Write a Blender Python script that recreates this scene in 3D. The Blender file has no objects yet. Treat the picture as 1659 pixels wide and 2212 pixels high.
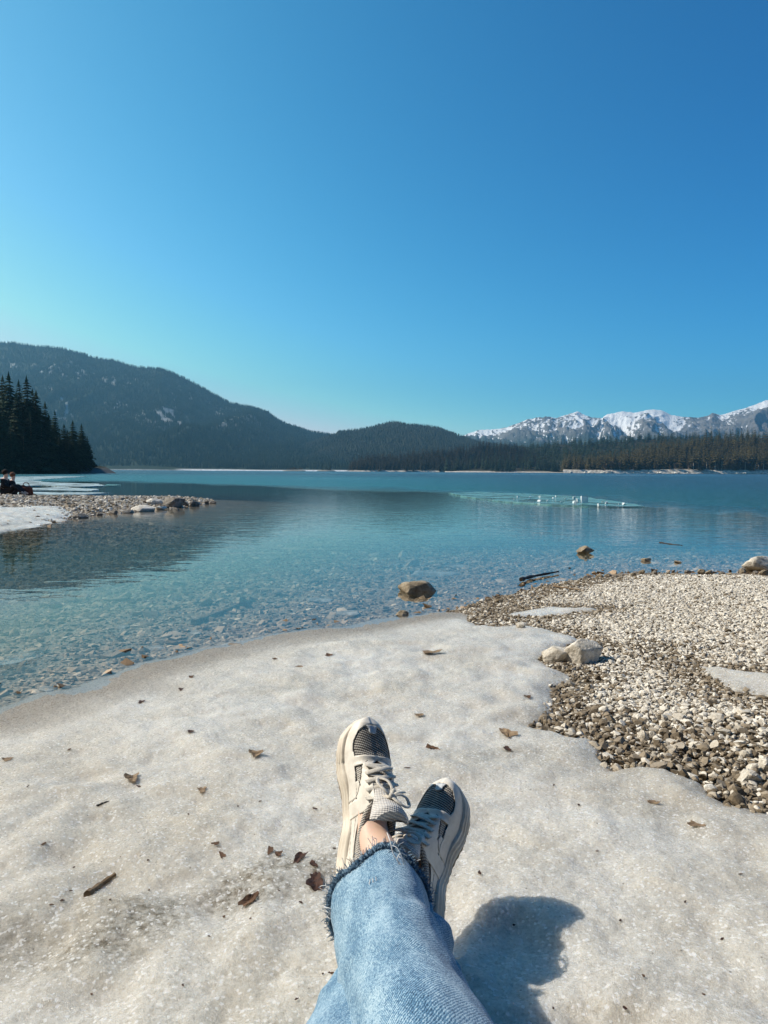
import bpy, bmesh, math, random
import numpy as np
from mathutils import Vector, Matrix

SC = bpy.context.scene
COL = SC.collection
rad = math.radians
RS = np.random.RandomState

# ------------------------------------------------------------------ camera frame
F = 1597.6                       # focal length in units of a 1659 x 2212 view
CAM = np.array([0.0, 0.0, 0.95])
PITCH, ROLL = rad(3.17), rad(0.34)
_f = np.array([0, math.cos(PITCH), -math.sin(PITCH)])
_u0 = np.array([0, math.sin(PITCH), math.cos(PITCH)])
_r0 = np.array([1.0, 0, 0])
_r = _r0 * math.cos(ROLL) + _u0 * math.sin(ROLL)
_u = _u0 * math.cos(ROLL) - _r0 * math.sin(ROLL)

def ray(px, py):
    return _f + _r * ((px - 829.5) / F) + _u * ((1106 - py) / F)
def at_z(px, py, z=0.0):
    d = ray(px, py); t = (z - CAM[2]) / d[2]
    return CAM + d * t
def at_depth(px, py, Z):
    return CAM + ray(px, py) * Z
def at_y(px, py, Y):
    d = ray(px, py); return CAM + d * (Y / d[1])

# ------------------------------------------------------------------ noise
def _h2(i, j, s):
    n = (i.astype(np.int64) * 374761393 + j.astype(np.int64) * 668265263 + s * 974634777) & 0x7fffffff
    n = (n ^ (n >> 13)) * 1274126177 & 0x7fffffff
    n = (n ^ (n >> 16)) & 0xffff
    return n / 65535.0
def vn(x, y, s=0):
    xi, yi = np.floor(x), np.floor(y); fx, fy = x - xi, y - yi
    fx = fx * fx * (3 - 2 * fx); fy = fy * fy * (3 - 2 * fy)
    a, b = _h2(xi, yi, s), _h2(xi + 1, yi, s); c, d = _h2(xi, yi + 1, s), _h2(xi + 1, yi + 1, s)
    return (a + (b - a) * fx) * (1 - fy) + (c + (d - c) * fx) * fy
def fbm(x, y, s=0, o=4, g=0.5):
    x = np.asarray(x, float); y = np.asarray(y, float)
    t = 0; a = 1; n = 0
    for k in range(o):
        t = t + a * (vn(x, y, s + k * 17) * 2 - 1); n += a
        x, y = x * 1.97 * 0.8 + y * 1.97 * 0.6 + 3.1, -x * 1.97 * 0.6 + y * 1.97 * 0.8 + 7.7; a *= g
    return t / n
def ridged(x, y, s=0, o=5):
    x = np.asarray(x, float); y = np.asarray(y, float)
    t = 0; a = 1; n = 0
    for k in range(o):
        t = t + a * (1 - np.abs(vn(x, y, s + k * 13) * 2 - 1) * 1.6); n += a
        x, y = x * 1.6 + y * 1.2 + 1.7, -x * 1.2 + y * 1.6 + 5.2; a *= 0.5
    return t / n
def n3(p, s=0):
    return (fbm(p[:, 0] + 5.1 * p[:, 2], p[:, 1] - 2.3 * p[:, 2], s, 3) + fbm(p[:, 1] + 9, p[:, 2] * 1.3 + p[:, 0] * .7, s + 5, 3)) * .7
def ss(a, b, x):
    t = np.clip((x - a) / (b - a), 0, 1); return t * t * (3 - 2 * t)

def sdf(P, x, y):
    """signed distance, positive inside polygon P"""
    P = np.asarray(P, float); x = np.asarray(x, float); y = np.asarray(y, float)
    best = np.full(x.shape, 1e18); ins = np.zeros(x.shape, bool)
    n = len(P)
    for i in range(n):
        ax, ay = P[i][:2]; bx, by = P[(i + 1) % n][:2]
        ex, ey = bx - ax, by - ay
        t = np.clip(((x - ax) * ex + (y - ay) * ey) / (ex * ex + ey * ey + 1e-12), 0, 1)
        dx, dy = x - ax - t * ex, y - ay - t * ey
        best = np.minimum(best, dx * dx + dy * dy)
        c = ((ay > y) != (by > y))
        with np.errstate(divide='ignore', invalid='ignore'):
            xx = (bx - ax) * (y - ay) / (by - ay if by != ay else 1e-12) + ax
        ins ^= (c & (x < xx))
    d = np.sqrt(best)
    return np.where(ins, d, -d)

# ------------------------------------------------------------------ mesh helpers
def mesh_np(name, V, Fs, mat=None, parent=None, smooth=True, attrs=None, uv=None):
    """Fs: list of int arrays, each (n,k)"""
    if isinstance(Fs, np.ndarray): Fs = [Fs]
    V = np.asarray(V, np.float32)
    Fs = [np.asarray(f, np.int32) for f in Fs if len(f)]
    me = bpy.data.meshes.new(name)
    loops = np.concatenate([f.ravel() for f in Fs])
    tot = np.concatenate([np.full(len(f), f.shape[1], np.int32) for f in Fs])
    st = np.concatenate([[0], np.cumsum(tot)[:-1]]).astype(np.int32)
    me.vertices.add(len(V)); me.vertices.foreach_set('co', V.ravel())
    me.loops.add(len(loops)); me.loops.foreach_set('vertex_index', loops)
    me.polygons.add(len(tot)); me.polygons.foreach_set('loop_start', st)
    try: me.polygons.foreach_set('loop_total', tot)
    except Exception: pass
    me.polygons.foreach_set('use_smooth', np.full(len(tot), smooth, bool))
    if attrs:
        for k, a in attrs.items():
            at = me.attributes.new(k, 'FLOAT', 'POINT'); at.data.foreach_set('value', np.asarray(a, np.float32))
    if uv is not None:
        l = me.uv_layers.new(name='UVMap'); l.data.foreach_set('uv', np.asarray(uv, np.float32)[loops].ravel())
    me.update(calc_edges=True); me.validate()
    if mat: me.materials.append(mat)
    o = bpy.data.objects.new(name, me); COL.objects.link(o)
    if parent: o.parent = parent
    return o
def grid_faces(nu, nv, wrap_u=False, wrap_v=False):
    i = np.arange(nu if wrap_u else nu - 1); j = np.arange(nv if wrap_v else nv - 1)
    I, J = np.meshgrid(i, j, indexing='ij'); I2, J2 = (I + 1) % nu, (J + 1) % nv
    return np.stack([I * nv + J, I2 * nv + J, I2 * nv + J2, I * nv + J2], -1).reshape(-1, 4)
def tag(o, label, cat, group=None, kind=None):
    if label: o['label'] = label
    if cat: o['category'] = cat
    if group: o['group'] = group
    if kind: o['kind'] = kind
    return o
def empty(name, loc=(0, 0, 0), rz=0):
    o = bpy.data.objects.new(name, None); COL.objects.link(o)
    o.location = loc; o.rotation_euler = (0, 0, rz); o.empty_display_size = .1
    return o
class MB:
    def __init__(s): s.V = []; s.F = {}; s.n = 0; s.A = []
    def add(s, V, F, a=0.0):
        V = np.asarray(V, float); F = np.asarray(F)
        s.V.append(V); s.F.setdefault(F.shape[1], []).append(F + s.n); s.n += len(V)
        s.A.append(np.broadcast_to(np.asarray(a, float), (len(V),)))
    def build(s, name, mat=None, parent=None, smooth=True):
        return mesh_np(name, np.concatenate(s.V), [np.concatenate(f) for f in s.F.values()], mat, parent, smooth,
                       {'tone': np.concatenate(s.A)})
def tube(path, radii, k=8, flat=None, up=None):
    """tube along a path; flat=(w,t) half-sizes for a ribbon; returns V,F quads"""
    P = np.asarray(path, float); n = len(P)
    T = np.gradient(P, axis=0); T /= np.linalg.norm(T, axis=1)[:, None] + 1e-12
    ref = np.array(up if up is not None else (0, 0, 1.0))
    if abs(T[0] @ ref) > .95 and up is None: ref = np.array([1.0, 0, 0])
    R = np.broadcast_to(np.asarray(radii, float), (n,))
    V = []
    for i in range(n):
        s_ = np.cross(T[i], ref); s_ /= np.linalg.norm(s_) + 1e-9; q = np.cross(s_, T[i])
        for a in np.arange(k) * 2 * math.pi / k:
            if flat: V.append(P[i] + s_ * flat[0] * R[i] * math.cos(a) + q * flat[1] * math.sin(a))
            else: V.append(P[i] + (s_ * math.cos(a) + q * math.sin(a)) * R[i])
    V.append(P[0]); V.append(P[-1])
    return np.array(V), grid_faces(n, k, wrap_v=True)
def tube_to(mb, path, radii, k=8, flat=None, up=None, a=0.0):
    V, Fq = tube(path, radii, k, flat, up); n = len(path)
    mb.add(V, Fq, a)
    b = mb.n - len(V)
    c0 = np.array([[n * k, (j + 1) % k, j] for j in range(k)]); c1 = np.array([[n * k + 1, (n - 1) * k + j, (n - 1) * k + (j + 1) % k] for j in range(k)])
    mb.F.setdefault(3, []).append(np.concatenate([c0, c1]) + b)
def spline(P, n):
    """Catmull-Rom through control points"""
    P = np.asarray(P, float); m = len(P)
    Q = np.vstack([2 * P[0] - P[1], P, 2 * P[-1] - P[-2]])
    t = np.linspace(0, m - 1, n); i = np.minimum(t.astype(int), m - 2); f = (t - i)[:, None]
    p0, p1, p2, p3 = Q[i], Q[i + 1], Q[i + 2], Q[i + 3]
    return .5 * (2 * p1 + (p2 - p0) * f + (2 * p0 - 5 * p1 + 4 * p2 - p3) * f ** 2 + (3 * p1 - p0 - 3 * p2 + p3) * f ** 3)
_ico = {}
def ico(n):
    if n not in _ico:
        bm = bmesh.new(); bmesh.ops.create_icosphere(bm, subdivisions=n, radius=1)
        bm.verts.ensure_lookup_table()
        _ico[n] = (np.array([v.co[:] for v in bm.verts]), np.array([[v.index for v in f.verts] for f in bm.faces])); bm.free()
    return _ico[n]
def rock(seed, dims, sub=3, rough=.25, cuts=9, cut=(.55, .9)):
    r = RS(seed); V, Fc = ico(sub); V = V.copy()
    V *= (1 + rough * n3(V * 1.3 + seed * 3.1, seed))[:, None]
    for _ in range(cuts):
        n = r.normal(size=3); n /= np.linalg.norm(n); d = r.uniform(*cut)
        V -= np.maximum(0, V @ n - d)[:, None] * n * .93
    V *= (1 + .05 * n3(V * 5 + seed, seed + 3))[:, None]
    V -= (V.max(0) + V.min(0)) / 2; V /= (V.max(0) - V.min(0)) / 2
    return V * np.asarray(dims) / 2, Fc

# ------------------------------------------------------------------ material helpers
def mat(name):
    m = bpy.data.materials.new(name); m.use_nodes = True; nt = m.node_tree; nt.nodes.clear()
    out = nt.nodes.new('ShaderNodeOutputMaterial')
    return m, nt, out
def N(nt, t, **kw):
    n = nt.nodes.new(t)
    for k, v in kw.items():
        if k.startswith('_'): n.inputs[k[1:].replace('_', ' ')].default_value = v
        else: setattr(n, k, v)
    return n
def L(nt, a, b): nt.links.new(a, b)
def ramp(nt, fac, stops, interp='LINEAR'):
    r = nt.nodes.new('ShaderNodeValToRGB'); r.color_ramp.interpolation = interp
    e = r.color_ramp.elements
    while len(e) < len(stops): e.new(0.5)
    for el, (p, c) in zip(e, stops): el.position = p; el.color = (*c, 1) if len(c) == 3 else c
    L(nt, fac, r.inputs[0]); return r.outputs[0]
def mth(nt, op, a, b=None, c=None, clamp=False):
    n = nt.nodes.new('ShaderNodeMath'); n.operation = op; n.use_clamp = clamp
    for i, v in enumerate((a, b, c)):
        if v is None: continue
        if isinstance(v, (int, float)): n.inputs[i].default_value = v
        else: L(nt, v, n.inputs[i])
    return n.outputs[0]
def mixc(nt, f, a, b, mode='MIX'):
    n = nt.nodes.new('ShaderNodeMix'); n.data_type = 'RGBA'; n.blend_type = mode
    for i, v in ((0, f), (6, a), (7, b)):
        if isinstance(v, (int, float)): n.inputs[i].default_value = v
        elif isinstance(v, tuple): n.inputs[i].default_value = (*v, 1)
        else: L(nt, v, n.inputs[i])
    return n.outputs[2]
def coord(nt, kind='Object', scale=None, rot=None):
    tc = nt.nodes.new('ShaderNodeTexCoord'); o = tc.outputs[kind]
    if scale or rot:
        mp = nt.nodes.new('ShaderNodeMapping'); L(nt, o, mp.inputs[0])
        if scale: mp.inputs['Scale'].default_value = scale
        if rot: mp.inputs['Rotation'].default_value = rot
        o = mp.outputs[0]
    return o
def noise(nt, co, scale, detail=4, rough=.55, dist=0):
    n = N(nt, 'ShaderNodeTexNoise', _Scale=scale, _Detail=detail, _Roughness=rough, _Distortion=dist); L(nt, co, n.inputs['Vector'])
    return n.outputs['Fac']
def voro(nt, co, scale, out='Distance', feature='F1'):
    n = N(nt, 'ShaderNodeTexVoronoi', feature=feature, _Scale=scale); L(nt, co, n.inputs['Vector']); return n.outputs[out]
def attr(nt, name, out='Fac'):
    n = N(nt, 'ShaderNodeAttribute', attribute_name=name); return n.outputs[out]
def bump(nt, h, strength=1, dist=.001, normal=None):
    n = N(nt, 'ShaderNodeBump', _Strength=strength, _Distance=dist); L(nt, h, n.inputs['Height'])
    if normal is not None: L(nt, normal, n.inputs['Normal'])
    return n.outputs[0]
def bsdf(nt, out, color, rough=.8, normal=None, spec=.3, **kw):
    b = N(nt, 'ShaderNodeBsdfPrincipled')
    b.inputs['Specular IOR Level'].default_value = spec
    if isinstance(color, tuple): b.inputs['Base Color'].default_value = (*color, 1)
    else: L(nt, color, b.inputs['Base Color'])
    if isinstance(rough, (int, float)): b.inputs['Roughness'].default_value = rough
    else: L(nt, rough, b.inputs['Roughness'])
    if normal is not None: L(nt, normal, b.inputs['Normal'])
    for k, v in kw.items(): b.inputs[k.replace('_', ' ')].default_value = v
    L(nt, b.outputs[0], out.inputs['Surface']); return b

# ------------------------------------------------------------------ shore layout (world metres, water level z = 0)
shore_px = [(0, 1552), (60, 1532), (126, 1508), (220, 1489), (276, 1461), (340, 1441), (408, 1424), (490, 1402), (565, 1386), (620, 1376), (678, 1367),
            (772, 1360), (835, 1343), (910, 1333), (970, 1328), (1030, 1318), (1060, 1303), (1110, 1289), (1160, 1278), (1215, 1264), (1270, 1252), (1330, 1242), (1420, 1238), (1490, 1238), (1560, 1237), (1659, 1241)]
shore = [tuple(at_z(*p)[:2]) for p in shore_px]
spit_lo = [tuple(at_z(*p)[:2]) for p in [(462, 1084), (440, 1090), (380, 1097), (300, 1105), (240, 1111), (170, 1118), (80, 1131), (0, 1142)]]
spit_hi = [tuple(at_z(*p)[:2]) for p in [(0, 1073), (60, 1074), (140, 1077), (250, 1078), (330, 1078), (400, 1077), (450, 1079)]]
LAND = spit_lo + [(-14, 11), (-13, 5), (-9, 2.2), (-5.5, 1.0), (-3.0, 1.7), (-2.1, 2.25)] + shore + [(4.2, 5.0), (6, 5.6), (10, 6.6), (25, 4), (60, -10), (60, -60), (-80, -60), (-80, 34), (-30, 33)] + spit_hi
rng = RS(3)
def land_sd(x, y):
    w = .10 * fbm(x * 1.3, y * 1.3, 5, 3) + .03 * fbm(x * 6, y * 6, 8, 2)
    r = np.hypot(x, y)
    return sdf(LAND, x, y) + w * np.clip(r / 6, .3, 1.5)
def ground_z(x, y, d=None):
    x = np.asarray(x, float); y = np.asarray(y, float)
    if d is None: d = land_sd(x, y)
    far = ss(9, 14, np.hypot(x, y))
    cap = .13 + .06 * far
    up = cap * (1 - np.exp(-np.maximum(d, 0) * .075 / cap * (1 + .8 * far)))
    dn = np.maximum(-d, 0)
    low = -(.060 * dn + .012 * np.maximum(dn - 3.0, 0) ** 1.4)
    low = np.maximum(low, -7)
    return np.where(d > 0, up, low) + .008 * fbm(x * 2.2, y * 2.2, 21, 3) * (np.abs(d) > .0) + .002 * fbm(x * 14, y * 14, 22, 2)

ice_w = [tuple(at_z(*p, 0.0)[:2]) for p in shore_px[:15]]
ice_g_px = [(1042, 1333), (1100, 1335), (1154, 1336), (1228, 1360), (1246, 1375), (1209, 1390), (1154, 1412), (1180, 1428), (1212, 1440), (1235, 1453), (1222, 1470), (1206, 1483), (1186, 1505), (1180, 1524), (1190, 1542),
            (1165, 1572), (1198, 1587), (1243, 1602), (1295, 1613), (1280, 1639), (1300, 1655), (1328, 1672), (1376, 1661), (1443, 1669), (1488, 1687), (1536, 1721), (1581, 1743), (1659, 1762), (1800, 1800)]
ice_g = [tuple(at_z(*p, 0.10)[:2]) for p in ice_g_px]
ICE = ice_w + ice_g + [(2.6, .9), (3.2, -2.5), (-4, -2.5), (-5, .3), (-3.4, 1.5), (-2.1, 2.25)]
PATCH1 = [tuple(at_z(*p, 0.06)[:2]) for p in [(1075, 1324), (1098, 1312), (1190, 1304), (1284, 1314), (1290, 1318), (1228, 1325), (1116, 1328)]]
PATCH2 = [tuple(at_z(*p, 0.14)[:2]) for p in [(1499, 1414), (1581, 1427), (1659, 1438), (1760, 1455), (1850, 1500), (1750, 1515), (1659, 1487), (1581, 1474), (1536, 1448)]]
def ice_sd(x, y):
    e = .035 * fbm(x * 5, y * 5, 31, 3) + .02 * fbm(x * 22, y * 22, 32, 3)
    return np.maximum(np.maximum(sdf(ICE, x, y) + .13 * (1 - ss(.05, .45, land_sd(x, y))) * (x < .9), sdf(PATCH1, x, y)), sdf(PATCH2, x, y)) + e
def ice_z(x, y, di=None, dl=None, g=None):
    x = np.asarray(x, float); y = np.asarray(y, float)
    if di is None: di = ice_sd(x, y)
    if dl is None: dl = land_sd(x, y)
    if g is None: g = ground_z(x, y, dl)
    e = np.clip(di / .16, -1, 1)
    T = np.where(e > 0, np.sqrt(1 - (1 - np.clip(e, 0, 1)) ** 2), e)
    T = (.034 + .016 * fbm(x * 9, y * 9, 45, 2)) * T * (.18 + .82 * ss(-.05, 1.1, dl))
    inner = ss(.0, .8, di)
    und = inner * (.030 * fbm(x * 1.5 + 2, y * 1.5, 41, 2) + .014 * fbm(x * 5, y * 5, 42, 3) + .005 * fbm(x * 17, y * 17, 43, 3)) * ss(0, .5, dl)
    # a shallow step running across the lower left, and the melt hollow round the feet
    s = y - (.98 + .20 * x + .05 * fbm(x * 3, x * 0, 44, 2))
    und = und + .022 * (1 - ss(-.10, .07, s)) * ss(-.02, -.25, x) * inner
    und = und - .014 * np.exp(-((x - .02) / .17) ** 2) * np.exp(-((y - .85) / .42) ** 2)
    return g + T + und + .018 * inner * ss(.3, 1.6, dl)
def on(px, py, fn):
    z = .1
    for _ in range(30):
        p = at_z(px, py, z); z = .5 * z + .5 * float(fn(np.array([p[0]]), np.array([p[1]]))[0])
    p = at_z(px, py, z); return Vector((p[0], p[1], z))
on_ice = lambda px, py: on(px, py, ice_z)
on_ground = lambda px, py: on(px, py, ground_z)

def polar(r0, r1, ratio, a_front, n_front, n_back):
    nr = int(math.log(r1 / r0) / math.log(ratio)) + 2
    r = np.geomspace(r0, r1, nr)
    af = np.linspace(-a_front, a_front, n_front)
    ab = np.linspace(a_front, 2 * math.pi - a_front, n_back + 2)[1:-1] if n_back else np.array([])
    a = np.concatenate([af, ab])
    R, A = np.meshgrid(r, a, indexing='ij')
    return R * np.sin(A), R * np.cos(A), nr, len(a), bool(n_back)
def up(Fq): return Fq[:, ::-1]

# ------------------------------------------------------------------ materials
def m_ground():
    m, nt, out = mat('wet gravel ground'); co = coord(nt)
    geo = N(nt, 'ShaderNodeNewGeometry'); sep = N(nt, 'ShaderNodeSeparateXYZ'); L(nt, geo.outputs['Position'], sep.inputs[0])
    v = voro(nt, co, 45, 'Color'); bw = N(nt, 'ShaderNodeRGBToBW'); L(nt, v, bw.inputs[0])
    n = noise(nt, co, 3.0, 5)
    c = ramp(nt, bw.outputs[0], [(0, (.09, .06, .035)), (.5, (.28, .20, .12)), (1, (.55, .42, .29))])
    c = mixc(nt, ramp(nt, n, [(.35, (0, 0, 0)), (.65, (1, 1, 1))]), c, (.17, .14, .10))
    d = voro(nt, co, 45)
    bsdf(nt, out, c, .75, bump(nt, d, 1, .012)); return m
def m_pebble(name, stops):
    m, nt, out = mat(name); co = coord(nt)
    c = ramp(nt, attr(nt, 'tone'), stops)
    n = noise(nt, co, 160, 4, .6)
    c = mixc(nt, .55, c, ramp(nt, n, [(.3, (.55, .52, .47)), (.7, (1.15, 1.12, 1.08))]), 'MULTIPLY')
    bsdf(nt, out, c, .8, bump(nt, noise(nt, co, 350, 4), .5, .002)); return m
def m_rock(name, c1, c2, c3, sc=9, b=.02):
    m, nt, out = mat(name); co = coord(nt)
    n = noise(nt, co, sc, 6, .65); n2 = noise(nt, co, sc * 4.5, 5, .7)
    c = ramp(nt, n, [(.3, c1), (.52, c2), (.75, c3)])
    c = mixc(nt, .6, c, ramp(nt, n2, [(.3, (.45, .42, .38)), (.6, (1.1, 1.1, 1.1))]), 'MULTIPLY')
    bsdf(nt, out, c, .85, bump(nt, n2, .9, b)); return m
def m_ice():
    m, nt, out = mat('granular melting snow ice'); co = coord(nt)
    g1 = noise(nt, co, 135, 4, .85); g2 = noise(nt, co, 480, 2, .6); big = noise(nt, co, 1.7, 5, .6, .4); mid = noise(nt, co, 11, 5, .65)
    vor = voro(nt, co, 210, 'Color'); vb = N(nt, 'ShaderNodeRGBToBW'); L(nt, vor, vb.inputs[0])
    dirt = attr(nt, 'dirt'); wet = attr(nt, 'wet')
    c = ramp(nt, g1, [(.25, (.46, .44, .395)), (.46, (.80, .775, .715)), (.70, (.93, .915, .87))])
    c = mixc(nt, .45, c, ramp(nt, vb.outputs[0], [(.15, (.66, .64, .60)), (.6, (1, 1, 1))]), 'MULTIPLY')
    c = mixc(nt, ramp(nt, big, [(.38, (0, 0, 0)), (.64, (.65, .65, .65))]), c, (.55, .49, .39))
    spk = mth(nt, 'MULTIPLY', dirt, ramp(nt, noise(nt, co, 60, 6, .75), [(.40, (.15, .15, .15)), (.62, (1, 1, 1))]))
    c = mixc(nt, spk, c, (.20, .165, .11))
    vg = voro(nt, co, 210, 'Color'); vgb = N(nt, 'ShaderNodeSeparateColor'); L(nt, vg, vgb.inputs[0])
    c = mixc(nt, mth(nt, 'MULTIPLY', mth(nt, 'GREATER_THAN', vgb.outputs[0], .90), .7), c, (.98, .97, .95))  # pale grains and sparkle glints painted in as white cells
    c = mixc(nt, mth(nt, 'MULTIPLY', mth(nt, 'GREATER_THAN', vgb.outputs[1], .88), .30), c, (.42, .38, .31))
    # sparse fine grit frozen in
    gd = mth(nt, 'LESS_THAN', voro(nt, co, 42), .08)
    gd = mth(nt, 'MULTIPLY', gd, mth(nt, 'GREATER_THAN', mid, .52))
    c = mixc(nt, mth(nt, 'MULTIPLY', gd, .75), c, (.10, .075, .05))
    c = mixc(nt, mth(nt, 'MULTIPLY', wet, .85), c, mixc(nt, g1, (.15, .115, .08), (.44, .37, .29)))
    h = mth(nt, 'ADD', mth(nt, 'MULTIPLY', g1, .8), mth(nt, 'MULTIPLY', g2, .35))
    h = mth(nt, 'ADD', h, mth(nt, 'MULTIPLY', mid, .7)); h = mth(nt, 'ADD', h, mth(nt, 'MULTIPLY', vb.outputs[0], .5)); h = mth(nt, 'ADD', h, mth(nt, 'MULTIPLY', vgb.outputs[2], .5))
    nb = bump(nt, h, 1, .0070)
    rough = ramp(nt, vb.outputs[0], [(.2, (.45,) * 3), (.75, (.16,) * 3)])
    b = bsdf(nt, out, c, rough, nb, .5)
    b.inputs['Subsurface Weight'].default_value = .65; b.inputs['Subsurface Radius'].default_value = (.075, .068, .058); b.inputs['Subsurface Scale'].default_value = 1.0
    return m
def m_water():
    m, nt, out = mat('clear lake water')
    geo = N(nt, 'ShaderNodeNewGeometry'); sep = N(nt, 'ShaderNodeSeparateXYZ'); L(nt, geo.outputs['Position'], sep.inputs[0])
    wind = attr(nt, 'wind')
    def nz(sx, sy, sc, d=3, rot=0):
        mp = N(nt, 'ShaderNodeMapping'); mp.inputs['Scale'].default_value = (sx, sy, 1); mp.inputs['Rotation'].default_value = (0, 0, rot)
        L(nt, geo.outputs['Position'], mp.inputs[0]); return noise(nt, mp.outputs[0], sc, d, .5)
    calm = mth(nt, 'MULTIPLY', nz(.55, 1, 2.6, 2, .15), .0026)
    calm = mth(nt, 'ADD', calm, mth(nt, 'MULTIPLY', nz(.6, 1, 9, 2, -.1), .0006))
    mid = mth(nt, 'MULTIPLY', nz(.35, 1, 5.5, 3, .10), .0060)
    w2 = mth(nt, 'MULTIPLY', nz(.5, 1, 4.0, 5), .16)
    rip = attr(nt, 'ripple')
    h = mth(nt, 'ADD', calm, mth(nt, 'MULTIPLY', mid, rip)); h = mth(nt, 'ADD', h, mth(nt, 'MULTIPLY', w2, wind))
    nb = bump(nt, h, 1, 1.0)
    d = attr(nt, 'depth')
    fac = mth(nt, 'SUBTRACT', 1, mth(nt, 'EXPONENT', mth(nt, 'MULTIPLY', d, -2.3)))
    fac = mth(nt, 'MULTIPLY', fac, .97)
    dd = mth(nt, 'MULTIPLY', d, 1 / 4.0, clamp=True)
    body = ramp(nt, dd, [(0, (.06, .10, .09)), (.12, (.018, .092, .088)), (.40, (.005, .048, .046)), (1, (.003, .034, .046))])
    turq = attr(nt, 'turq')
    body = mixc(nt, turq, body, (.01, .22, .24))
    df = N(nt, 'ShaderNodeBsdfDiffuse'); L(nt, body, df.inputs[0])
    tr = N(nt, 'ShaderNodeBsdfTransparent'); L(nt, ramp(nt, dd, [(0, (.97, .98, .98)), (.1, (.66, .84, .84)), (.4, (.2, .5, .52))]), tr.inputs[0])
    gl = N(nt, 'ShaderNodeBsdfGlossy'); L(nt, nb, gl.inputs['Normal']); gl.inputs[0].default_value = (1, 1, 1, 1)
    L(nt, mth(nt, 'ADD', mth(nt, 'MULTIPLY', wind, .22), .015), gl.inputs['Roughness'])
    fr = N(nt, 'ShaderNodeFresnel', _IOR=1.33); L(nt, nb, fr.inputs['Normal'])
    frf = mth(nt, 'MULTIPLY', mth(nt, 'POWER', fr.outputs[0], 1.15), mth(nt, 'SUBTRACT', 1, mth(nt, 'MULTIPLY', wind, .25)))
    frf = mth(nt, 'MULTIPLY', frf, mth(nt, 'SUBTRACT', 1, geo.outputs['Backfacing']))      # no total reflection seen from below: sun reaches the bed
    m1 = N(nt, 'ShaderNodeMixShader'); L(nt, fac, m1.inputs[0]); L(nt, tr.outputs[0], m1.inputs[1]); L(nt, df.outputs[0], m1.inputs[2])
    m2 = N(nt, 'ShaderNodeMixShader'); L(nt, frf, m2.inputs[0]); L(nt, m1.outputs[0], m2.inputs[1]); L(nt, gl.outputs[0], m2.inputs[2])
    L(nt, m2.outputs[0], out.inputs['Surface']); return m
def m_foliage(name, dark, light, var=.5):
    m, nt, out = mat(name); co = coord(nt)
    oi = N(nt, 'ShaderNodeObjectInfo')
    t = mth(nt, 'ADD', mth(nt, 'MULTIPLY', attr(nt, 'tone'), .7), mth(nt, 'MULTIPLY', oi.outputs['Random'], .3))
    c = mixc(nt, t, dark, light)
    b = bsdf(nt, out, c, .85, None, .1); return m
def m_simple(name, c1, c2, sc=30, rough=.7, b=.002, spec=.3, stretch=None):
    m, nt, out = mat(name); co = coord(nt, 'Object', stretch)
    n = noise(nt, co, sc, 5, .6)
    bsdf(nt, out, mixc(nt, ramp(nt, n, [(.3, (0, 0, 0)), (.7, (1, 1, 1))]), c1, c2), rough, bump(nt, n, .6, b), spec); return m
def m_terrain(name, forest1, forest2, rockc, shorec):
    """attrs: rock (0..1), shore (0..1)"""
    m, nt, out = mat(name); co = coord(nt)
    n = noise(nt, co, .03, 6, .7)
    c = mixc(nt, ramp(nt, n, [(.35, (0, 0, 0)), (.65, (1, 1, 1))]), forest1, forest2)
    r = noise(nt, co, .05, 5, .7)
    c = mixc(nt, attr(nt, 'rock'), c, mixc(nt, r, tuple(x * .6 for x in rockc), rockc))
    c = mixc(nt, attr(nt, 'shore'), c, mixc(nt, ramp(nt, noise(nt, co, .35, 5, .7), [(.4, (0, 0, 0)), (.6, (1, 1, 1))]), tuple(x * .45 for x in shorec), shorec))
    bsdf(nt, out, c, .95, None, .1); return m

M_ground = m_ground(); M_ice = m_ice(); M_water = m_water()
M_peb = m_pebble('beach pebbles', [(0, (.09, .07, .048)), (.22, (.20, .16, .11)), (.45, (.34, .285, .215)), (.62, (.56, .52, .45)), (1, (.88, .85, .78))])
M_bedpeb = m_pebble('lake bed pebbles', [(0, (.07, .048, .03)), (.35, (.27, .19, .12)), (.7, (.56, .42, .29)), (.9, (.78, .62, .45)), (1, (.95, .85, .68))])
M_lime = m_rock('pale limestone', (.52, .46, .36), (.80, .75, .66), (.93, .90, .82))
M_wetrock = m_rock('wet limestone', (.16, .12, .075), (.42, .35, .25), (.66, .60, .49))
M_grey = m_rock('grey shore rock', (.12, .10, .08), (.30, .27, .23), (.52, .49, .44), 5)

# ------------------------------------------------------------------ ground, water, ice
X, Y, nr, na, wrap = polar(.12, 6700, 1.019, rad(42), 620, 110)
dl = land_sd(X, Y); G = ground_z(X, Y, dl)
o = mesh_np('ground', np.stack([X, Y, G], -1).reshape(-1, 3), up(grid_faces(nr, na, wrap_v=wrap)), M_ground)
tag(o, 'gravel shore and pale lake bed under the clear water', 'ground', kind='structure')

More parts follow.
